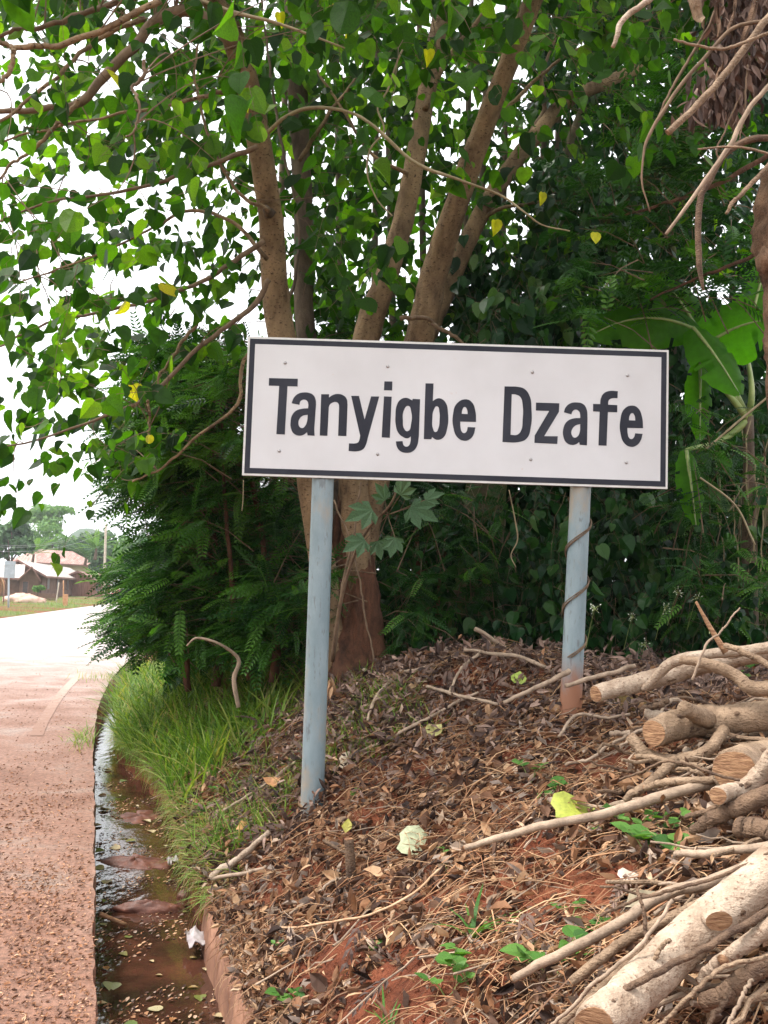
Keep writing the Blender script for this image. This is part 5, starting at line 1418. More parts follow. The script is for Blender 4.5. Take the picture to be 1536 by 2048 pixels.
P = litter_points(9000); dr = fbm(P[:, 0] * 2.6, P[:, 1] * 2.6, 143, 2); P = P[(dr > .06)]; P[:, 2] += .09 * np.clip(fbm(P[:, 0] * 2.6, P[:, 1] * 2.6, 143, 2) - .06, 0, .2) / .2
litter('matted_litter_drifts', 0, [CURLS[1], T_oval(.13, .6, 3), CURLS[0]], .03, .085, MAT['dead'], 'matted drifts of darker rotting leaves on the bank', .9, lambda P: bare(P), .05, tint=lambda n: rng.beta(1.2, 2.4, n), pts=P)
# straw: long thin dry stalks lying downhill
P = litter_points(11500); P = P[rng.uniform(0, 1, len(P)) < (.15 + .85 * bare(P)) * (.35 + .65 * sstep(-.12, .08, fbm(P[:, 0] * 1.7, P[:, 1] * 1.7, 155, 3)))]; n = len(P); a = rng.normal(-.4, .9, n); L = rng.uniform(.04, .42, n)
d = np.stack([np.cos(a), np.sin(a) * .8, np.cos(a) * .42 + rng.normal(0, .18, n)], -1); d = norm(d)
pth = P[:, None] + d[:, None] * (L[:, None] * np.linspace(-.5, .5, 5))[..., None]; pth[..., 2] += .02 + .25 * (L[:, None] * (1 - (np.linspace(-1, 1, 5)) ** 2)) * rng.uniform(.1, 1, n)[:, None]
pth += rng.normal(0, .006, pth.shape)
V, Fq, _ = tubes(pth, (np.array([.7, 1, 1, .8, .4])[None] * rng.uniform(.0008, .0028, n)[:, None]), 3)
tag(G().add(V, [Fq], np.repeat(rng.uniform(0, 1, n), 15)).build('dry_straw', MAT['straw']), 'thin dry stalks and straw strewn over the bank', 'straw', kind='stuff')
# roots and straw hanging over the drain wall
n = 1500; s = rng.uniform(1.5, 10.5, n); t = dwf(s) + rng.uniform(-.01, .10, n); x, y = st2xy(s, t); z = height(s, t) + .01
d = np.stack([-RN[0] * rng.uniform(.2, 1, n), rng.normal(0, .35, n), rng.uniform(-1.3, .1, n)], -1); L = rng.uniform(.04, .17, n); q = np.linspace(0, 1, 5)
pth = np.stack([x, y, z], -1)[:, None] + d[:, None] * (L[:, None] * q)[..., None] + np.array([-.6 * RN[0], 0, .0]) * (.05 * q * (1 - q) * 4)[None, :, None]; pth[..., 2] += (.03 * q * (1 - q) * 4)[None]
V, Fq, _ = tubes(pth, (np.linspace(1, .4, 5)[None] * rng.uniform(.0008, .0022, n)[:, None]), 3)
tag(G().add(V, [Fq], np.repeat(rng.uniform(0, 1, n), 15)).build('hanging_straw', MAT['straw']), 'roots and dry straw hanging over the drain wall', 'straw', kind='stuff')
n = 5200; s = rng.uniform(1.5, 10.0, n); t = dwf(s) + rng.uniform(-.035, .12, n); x, y = st2xy(s, t)
litter('edge_litter', 0, [CURLS[1], CURLS[0], T_oval(.12, .3, 3)], .02, .065, MAT['dead'], 'dry leaves spilling over the drain wall', .9, None, .05, pts=np.stack([x, y, np.maximum(height(s, t), -.06)], -1))
n = 7000; s = rng.uniform(5.4, 12.5, n); t = dwf(s) + rng.uniform(-.03, .16, n); x, y = st2xy(s, t); a = rng.normal(PI, .9, n)
tip = np.stack([np.cos(a) * RN[0], np.sin(a) * .6, rng.uniform(-1.2, .9, n)], -1); g = G()
scatter(g, BLADEB, np.stack([x, y, np.maximum(height(s, t), -.05)], -1), frames(tip, np.stack([-.3 * np.ones(n), np.zeros(n), np.ones(n)], -1) + randn3(n, .2)), rng.uniform(.07, .24, n), np.clip(rng.normal(.75, .3, n), 0, 1))
tag(g.build('overhanging_grass', MAT['grass']), 'half dry grass drooping over the edge of the drain', 'grass', kind='stuff')
# twigs, medium
P = litter_points(650); n = len(P); a = rng.uniform(0, 2 * PI, n); L = rng.uniform(.12, .5, n)
d = norm(np.stack([np.cos(a), np.sin(a), np.cos(a) * .45 + rng.normal(0, .15, n)], -1))
pth = P[:, None] + d[:, None] * (L[:, None] * np.linspace(-.5, .5, 7))[..., None]; pth += np.cumsum(rng.normal(0, .007, pth.shape), 1); pth[..., 2] += .03
V, Fq, _ = tubes(pth, (np.linspace(1, .5, 7)[None] * rng.uniform(.002, .005, n)[:, None]), 5)
tag(G().add(V, [Fq], np.repeat(rng.uniform(0, 1, n), 35)).build('fallen_twigs', MAT['stick']), 'many small fallen twigs among the leaf litter', 'twigs', kind='stuff')
# soil clods
P = litter_points(5000); n = len(P)
me_v = norm(np.array([[1, 0, 0], [-1, 0, 0], [0, 1, 0], [0, -1, 0], [0, 0, 1], [0, 0, -1.]])) ; me_f = np.array([[0, 2, 4], [2, 1, 4], [1, 3, 4], [3, 0, 4], [2, 0, 5], [1, 2, 5], [3, 1, 5], [0, 3, 5]])
R = frames(randn3(n), randn3(n)); g = G(); scatter(g, (me_v, [me_f]), P, R, rng.uniform(.004, .02, n), 0.0, rng.uniform(.5, 1.2, (n, 3)))
tag(g.build('soil_crumbs', MAT['soil']), 'crumbs of red soil on the bank', 'soil', kind='stuff')
# litter on the road edge
n = 80000; s = 2.3 + rng.exponential(2.4, n); t = -.01 - rng.uniform(0, 1, n) ** .8 * 2.6; ok = (fbm(s * .9, t * 2.2, 61) > -.06 + .10 * rng.normal(0, 1, n)) ; s, t = s[ok], t[ok]
x, y = st2xy(s, t); P = np.stack([x, y, zroad(s, t)], -1)
litter('road_debris', 0, [CURLS[0], T_oval(.12, .1, 2), CURLS[1]], .005, .030, MAT['chips'], 'wood chips and leaf crumbs scattered on the dusty road edge', .25, None, .004, pts=P, cat='debris')

# water leaves
r_ = np.random.default_rng(9)
me = G().add(*HEART, .5).mesh('floating_leaf', MAT['dead_float']); me2 = G().add(*CURLS[2], .5).mesh('floating_leaf', MAT['dead_float'])
FL = [(240, 1905, .09), (225, 1965, .12), (300, 1920, .05), (320, 2020, .10), (375, 1975, .07), (400, 1990, .08), (440, 1975, .06), (215, 1570, .12), (285, 1640, .14), (240, 1695, .11), (330, 1585, .10), (200, 1610, .12), (365, 1825, .05), (255, 1875, .06), (410, 1935, .06), (215, 1760, .1),
      (215, 2005, .08), (290, 1735, .07), (330, 1690, .07), (460, 1990, .06), (240, 1590, .08), (275, 2048, .1), (350, 2035, .07), (380, 1915, .05), (205, 1650, .13), (212, 1590, .1), (225, 1540, .12), (235, 1500, .12), (210, 1700, .13), (250, 1560, .1), (262, 1610, .13), (300, 1660, .1), (212, 1800, .07), (205, 1850, .06), (230, 1460, .12), (270, 1680, .1), (215, 1940, .07), (208, 1735, .1), (310, 1950, .05), (430, 2030, .08), (222, 1620, .15)]
for i, (px, py, s_) in enumerate(FL):
    c = on_plane(px, py, WATER_Z + .006); o = bpy.data.objects.new('floating_leaf', me if i % 2 else me2); COL.objects.link(o)
    a = r_.uniform(0, 6.28); m4 = np.eye(4); R = frames(np.array([[math.cos(a), math.sin(a), .02]]), np.array([[r_.normal(0, .12), r_.normal(0, .12), 1]]))[0]
    m4[:3, :3] = R * s_ * .75; m4[:3, 3] = c; o.matrix_basis = Matrix(m4.tolist())
    tag(o, 'fallen leaf floating on the muddy drain water', 'leaf', 'leaves floating in the drain')
n = 4200; s = r_.uniform(3.4, 11, n); t = r_.uniform(.0, DW - .02, n); ok = fbm(s * 2.5, t * 5, 91) > .02 - .06 * (t < .08); s, t = s[ok], t[ok]; x, y = st2xy(s, t)
litter('drain_scum', 0, [CURLS[2], T_oval(.15, .05, 2)], .008, .035, MAT['dead'], 'small leaf scraps drifting on the drain water', .12, None, .002, pts=np.stack([x, y, np.full(len(x), WATER_Z)], -1), cat='debris')
# wooden stake lying in the drain
P0, P1 = on_plane(200, 1828, -.2), on_plane(252, 1850, -.28)
stick_world('stake', [P0, P1], [.013, .011], MAT['cutwood'], 'short orange stake lying in the drain against the mud lump', 'stake', n=6)
# foam / plastic scraps by the wall
for (px, py, sx, lab) in [(345, 1725, .06, 'wet whitish rag caught on the drain wall above the mud'), (395, 1880, .10, 'long pale wet plastic scrap lying along the drain wall')]:
    c = on_plane(px, py, -.24); g = G(); n = 9; q = np.linspace(-1, 1, n); XX, YY = np.meshgrid(q, q, indexing='ij')
    Vv = np.stack([XX * sx * .55, YY * sx * 1.1, .045 * fbm(XX * 2 + px, YY * 2, 4) * 2 + .02], -1); a = .3; Rz = np.array([[math.cos(a), -math.sin(a), 0], [math.sin(a), math.cos(a), 0], [0, 0, 1]])
    Vv = Vv.reshape(-1, 3) @ Rz.T + c; idx = np.arange(81).reshape(9, 9); qd = np.stack([idx[:-1, :-1], idx[1:, :-1], idx[1:, 1:], idx[:-1, 1:]], -1).reshape(-1, 4)
    g.add(np.vstack([Vv, Vv - [0, 0, .004]]), [qd, qd[:, ::-1] + 81]); tag(g.build('plastic_scrap', MAT['tyre'], smooth=True), lab, 'litter')

# ---- grass and weeds
n = 17000; s = rng.uniform(7.6, 17.5, n); t = dwf(s) - .04 + rng.uniform(0, 1, n) ** 1.2 * 2.0
x, y = st2xy(s, t); z = height(s, t); px, py, zz = project(np.stack([x, y, z], -1)); ok = (px < 560 + 40 * rng.normal(0, 1, n)) & (px > 215) & (fbm(x * 1.8, y * 1.8, 14) > -.12)
tag(blades('roadside_grass', np.stack([x, y, z], -1)[ok], .14, .62, MAT['grass'], .9, 0, 1), 'tall bright grass growing on the bank beside the drain below the feathery shrub', 'grass', kind='stuff')
n = 14000; s = rng.uniform(5.6, 11.5, n); t = dwf(s) + rng.uniform(0, 1, n) ** 1.2 * 1.3 * (1 + .3 * sstep(7, 9, s))
x, y = st2xy(s, t); z = height(s, t); ok = fbm(x * 2.5, y * 2.5, 15) > .0
tag(blades('low_grass', np.stack([x, y, z], -1)[ok], .06, .28, MAT['grass'], 1.2, .1, 1), 'short patchy grass on the drain bank left of the sign post', 'grass', kind='stuff')
n = 260; s = np.concatenate([rng.normal(18.0, .4, 150), rng.normal(10.8, .35, 110)]); t = np.concatenate([rng.normal(-.1, .28, 150), rng.normal(-.10, .07, 110)])
x, y = st2xy(s, t)
tag(blades('grass_tuft', np.stack([x, y, zroad(s, t)], -1), .08, .26, MAT['grass'], 1.0, .3, 1), 'small grass tufts growing from the broken road edge', 'grass', kind='stuff')

def weed(px, py, n, size, label, kindw='weed', tpl=OVALW, hgt=.10, seed=0, group=None, mat='weed'):
    b = ground_hit(px, py + 12); r = np.random.default_rng(seed + 500); e = empty(kindw, b, label, 'weed', group)
    g = G(); pos = []; tp = []; nr = []
    for k in range(max(2, n // 4)):
        a = r.uniform(0, 6.28); top = b + np.array([math.cos(a) * hgt * .6, math.sin(a) * hgt * .6, hgt * r.uniform(.5, 1.1)])
        tube1(g, [b - [0, 0, .01], (b + top) / 2 + [0, 0, .01], top], [.0025, .002, .0012], 6, 4, 0)
        for j in range(4):
            aa = a + j * PI / 2 + r.uniform(-.4, .4); q = 1 - .2 * (j // 2)
            pos.append(b * (1 - q) + top * q); tp.append([math.cos(aa), math.sin(aa), r.uniform(-.1, .5)]); nr.append([r.normal(0, .3), r.normal(-.35, .3), 1])
    g.build('stem', MAT['midrib'], e)
    R = frames(np.array(tp), np.array(nr)); me = WM.setdefault((id(tpl), mat), G().add(tpl[0], list(tpl[1]), .6).mesh('leaf', MAT[mat + '_obj'] if mat + '_obj' in MAT else MAT[mat]))
    for i in range(len(pos)):
        o = bpy.data.objects.new('leaf', me); COL.objects.link(o); o.parent = e; m4 = np.eye(4); m4[:3, :3] = R[i] * size * .95 * r.uniform(.7, 1.2); m4[:3, 3] = pos[i] - b; o.matrix_basis = Matrix(m4.tolist())
WM = {}
MAT['weed_obj'] = leaf_mat('weed leaf single', [(.045, .12, .025), (.08, .19, .035), (.12, .24, .05)], .35, (1.4, 1.5, .5), .45, True)
WD = [(1060, 1555, 12, .05, 'small light green weed on the bank right of the middle'), (1090, 1600, 12, .055, 'leafy weed sprouting above the long diagonal stick'), (735, 1912, 8, .035, 'two leaved seedling on the bare soil below the middle of the bank'),
      (1140, 1835, 12, .035, 'small bright herb growing left of the big pale log'), (1170, 1880, 12, .05, 'herb with larger leaves beside the big pale log'), (1260, 1680, 16, .06, 'broad leaved weed under the end of the long stick'), (1330, 1680, 16, .07, 'broad leaved weed with holes in its leaves near the log pile'),
      (1305, 1720, 16, .07, 'lowest broad leaved weed near the log pile'), (890, 1720, 8, .03, 'tiny seedling beside the pale green fallen leaf'), (895, 1748, 8, .025, 'tiny seedling just below the other one near the pale fallen leaf'), (940, 1960, 12, .06, 'round leaved weed at the bottom right of centre'),
      (895, 1990, 8, .05, 'small round leaved weed at the bottom of the picture'), (560, 1912, 8, .03, 'tiny seedling on the drain side of the bank'), (575, 2020, 8, .05, 'pair of green leaves at the bottom edge beside the drain wall'), (430, 1580, 16, .035, 'small herb on the drain bank left of the left post'),
      (410, 1620, 16, .04, 'dark leafy herb at the foot of the drain bank'), (1105, 1955, 12, .07, 'ragged green leaf weed between the bottom sticks'), (1045, 1930, 12, .04, 'small weed beside the end of the bottom stick'), (640, 1480, 12, .04, 'grassy weed right behind the left post'), (700, 1590, 8, .035, 'small green weed right of the left post foot'),
      (1495, 1370, 16, .10, 'large bright leaved seedling growing through the log pile'), (1180, 1665, 8, .04, 'small weed beside the yellow fallen leaf'), (1250, 1640, 12, .04, 'small green herb above the diagonal stick'), (590, 1440, 12, .05, 'light green herb left of the left post')]
for i, (px, py, n, sz, lab) in enumerate(WD): weed(px, py, n, sz, lab, seed=i, hgt=sz * 2.0, tpl=[OVALW, HEART, OVALW][i % 3])
def tuft(px, py, n, L, label, seed=0):
    b = ground_hit(px, py); r = np.random.default_rng(seed); e = empty('grass_plant', b, label, 'grass plant'); me = WM.setdefault('bl', G().add(*T_blade(.035, .5, 6), .5).mesh('blade', MAT['weed_obj']))
    for k in range(n):
        a = r.uniform(0, 6.28); l = r.uniform(.3, .9); R = frames(np.array([[math.cos(a) * l, math.sin(a) * l, 1]]), np.array([[-math.cos(a), -math.sin(a), .3]]))[0]
        o = bpy.data.objects.new('blade', me); COL.objects.link(o); o.parent = e; m4 = np.eye(4); m4[:3, :3] = R * L * r.uniform(.6, 1.1); m4[:3, 3] = r.normal(0, .008, 3); o.matrix_basis = Matrix(m4.tolist())
tuft(945, 1890, 11, .24, 'bright green grass plant with broad blades standing alone low on the bank', 1)
tuft(780, 2060, 6, .14, 'small grass plant at the bottom edge of the picture', 2)
tuft(1210, 1500, 5, .12, 'single bright grass shoot on the red soil beside the log pile', 3)
tuft(598, 1600, 5, .20, 'bright grass shoot leaning on the foot of the left post', 4)
tuft(655, 1480, 9, .14, 'grass plant just right of the left post', 5)
tuft(1090, 1530, 8, .14, 'thin grass plant in the middle of the litter', 6)

# single conspicuous fallen leaves
def fallen(px, py, size, rgb, label, tpl=HEART, tilt=(0, -.6, 1), ang=0, lift=.085):
    c = ground_hit(px, py); m, nt, b, out = newmat('fallen leaf ' + label[:12]); n = noise(nt, 40, 4, .6, coords(nt)); r = ramp(nt, [tuple(v * .6 for v in rgb), rgb], [.3, .6]); nt.links.new(n.outputs[0], r.inputs[0]); nt.links.new(r.outputs[0], b.inputs['Base Color']); b.inputs['Roughness'].default_value = .6
    V = tpl[0].copy(); V[:, 2] += .12 * np.sin(V[:, 0] * 9 + px) * np.abs(V[:, 0]) + .08 * np.sin(V[:, 1] * 7)
    R = frames(np.array([[math.cos(ang), math.sin(ang) * .5, math.sin(ang) * .6]]), np.array([tilt]))[0]
    V = V @ R.T * size + c + [0, 0, lift]; g = G().add(V, list(tpl[1])); tag(g.build('fallen_leaf', m, origin=tuple(c), smooth=True), label, 'leaf')
fallen(800, 1720, .20, (.42, .44, .27), 'large pale grey green fallen leaf in the middle of the bank', ang=-.2)
fallen(1110, 1665, .17, (.30, .33, .04), 'large yellow green fallen leaf under the long diagonal stick', ang=.2)
fallen(680, 1555, .15, (.48, .38, .27), 'broad tan fallen leaf lying right of the left post', ang=.1)
fallen(860, 1500, .10, (.42, .38, .13), 'yellowish fallen leaf in the litter below the heap', ang=1.0)
fallen(1035, 1395, .10, (.30, .38, .06), 'olive green leaf standing in the litter heap', ang=1.4)
fallen(560, 1605, .13, (.50, .24, .10), 'curled orange brown leaf at the foot of the left post', ang=2.5, tpl=CURLS[2])
fallen(470, 1690, .12, (.48, .26, .08), 'amber fallen leaf on the lower bank near the drain', ang=.3, tpl=CURLS[2])
fallen(690, 1688, .08, (.36, .32, .05), 'small bright yellow leaf on top of the short stump', ang=1.4, tpl=CURLS[2], lift=.05)
fallen(1250, 1870, .13, (.34, .28, .18), 'dull olive dry leaf lying across the lower sticks', ang=.4, tpl=CURLS[2])
fallen(1240, 1810, .07, (.50, .42, .33), 'small whitish dry leaf beside the lower sticks', ang=.3)

# ---- sticks lying on the bank
GS = [
 ([(950, 1257, 8), (1051, 1318, 7)], 'pale stick pointing up left out of the litter heap', 7.0, 'stick'),
 ([(730, 1350, 6), (808, 1376, 6), (865, 1365, 5)], 'thin bent stick on the left side of the litter heap', 0, 'stick'),
 ([(668, 1314, 5), (693, 1321, 7), (728, 1372, 7)], 'whitish hooked stick right of the left post', 0, 'log_pale'),
 ([(799, 1290, 7), (848, 1294, 6)], 'short whitish stick on the crest beside the tree foot', 0, 'log_pale'),
 ([(967, 1297, 8), (932, 1334, 6)], 'short upright stick on the crest of the litter heap', 7.0, 'stick'),
 ([(927, 1334, 6), (1025, 1350, 7), (1091, 1372, 6)], 'stick lying level across the litter heap', 0, 'stick'),
 ([(1007, 1407, 6), (1091, 1367, 8), (1140, 1341, 9)], 'stick slanting up to the foot of the right post', 5.6, 'stick'),
 ([(1131, 1372, 8), (1200, 1352, 8), (1271, 1331, 8)], 'stick crossing in front of the right post foot', 5.5, 'stick'),
 ([(958, 1341, 5), (919, 1376, 5), (896, 1420, 4)], 'thin curved stick in the middle of the litter heap', 0, 'stick'),
 ([(852, 1407, 5), (914, 1429, 6), (994, 1447, 5)], 'thin stick lying under the yellowish leaf', 0, 'stick'),
 ([(781, 1398, 5), (750, 1434, 6), (733, 1478, 4)], 'thin curved stick right of the left post', 0, 'stick'),
 ([(719, 1544, 4), (808, 1500, 5), (914, 1447, 5), (955, 1420, 4)], 'long thin stick running up the middle of the bank', 0, 'stick'),
 ([(420, 1801, 11), (468, 1769, 11), (537, 1710, 9)], 'pale stick leaning on the drain wall', 0, 'log_pale'),
 ([(425, 1803, 6), (500, 1778, 6), (530, 1760, 4)], 'thin fork beside the pale stick on the drain wall', 0, 'stick'),
 ([(578, 1860, 4), (673, 1787, 4)], 'thin straight stick low on the bank', 0, 'stick'),
 ([(646, 1712, 5), (737, 1751, 5)], 'thin reddish stick crossing the short stump', 0, 'log_brown'),
 ([(555, 1885, 3), (673, 1885, 4), (787, 1851, 4), (883, 1769, 4)], 'long thin curved stalk low on the bank', 0, 'straw_s'),
 ([(447, 1656, 5), (517, 1610, 5), (590, 1560, 4)], 'thin grey stick left of the left post foot', 0, 'stick'),
 ([(450, 1628, 3), (517, 1589, 4), (603, 1509, 4)], 'thin brown stick running up to the left post', 0, 'log_brown'),
 ([(1115, 1500, 5), (1150, 1475, 5), (1200, 1480, 5), (1260, 1472, 5)], 'thin wavy stick over the red soil below the pile', 0, 'stick'),
 ([(1130, 1560, 6), (1180, 1548, 6), (1215, 1520, 5)], 'curved stick below the red soil patch', 0, 'stick'),
 ([(1282, 1420, 9), (1335, 1402, 11)], 'short thick stick lying above the red soil', 5.0, 'log_brown'),
 ([(1220, 1470, 9), (1300, 1460, 9)], 'short straight stick pointing into the log pile', 5.0, 'stick'),
]
MAT['straw_s'] = plain_mat('dry stalk', (.38, .22, .12), (.55, .36, .22), 20, .8, .1)
for i, (L, lab, Y, mt) in enumerate(GS):
    pts = []; rad = []
    for (px, py, w) in L:
        c = ground_hit(px, py) if not Y else at(px, py, Y - .06)
        dpt = c[1]; r_w = w / F * dpt / 2
        r_w *= 1.25
        if not Y: c = c + [0, 0, (.10 if c[1] > 5.4 else .06) + r_w]
        pts.append(c); rad.append(r_w)
    stick_world('stick', np.array(pts), np.array(rad), MAT[mt], lab, 'stick', None, False, 7, 24, .07, i, wob=.012)
c0 = ground_hit(703, 1775); c1 = c0 + np.array([-.02, 0.0, .20])
stick_world('stump', [c0 - [0, 0, .05], (c0 + c1) / 2, c1], [.026, .023, .021], MAT['log_brown'], 'short brown cut stump sticking out of the bank', 'stump', None, 'b', 10, 12, .06, 4)
c0 = ground_hit(1262, 1425); blob('soil_clod', MAT['soil'], c0 + [0, 0, .02], .13, .10, .075, .3, 21, 'rounded knob of bare red soil under the topmost pale log', 'soil')
# small stump on the drain bank
c0 = ground_hit(420, 1590); stick_world('stump', [c0 - [0, 0, .05], c0 + [0.01, 0, .13]], [.016, .013], MAT['log_brown'], 'thin brown stump in the grass at the drain bank', 'stump', None, 'b', 8, 8, .06, 6)

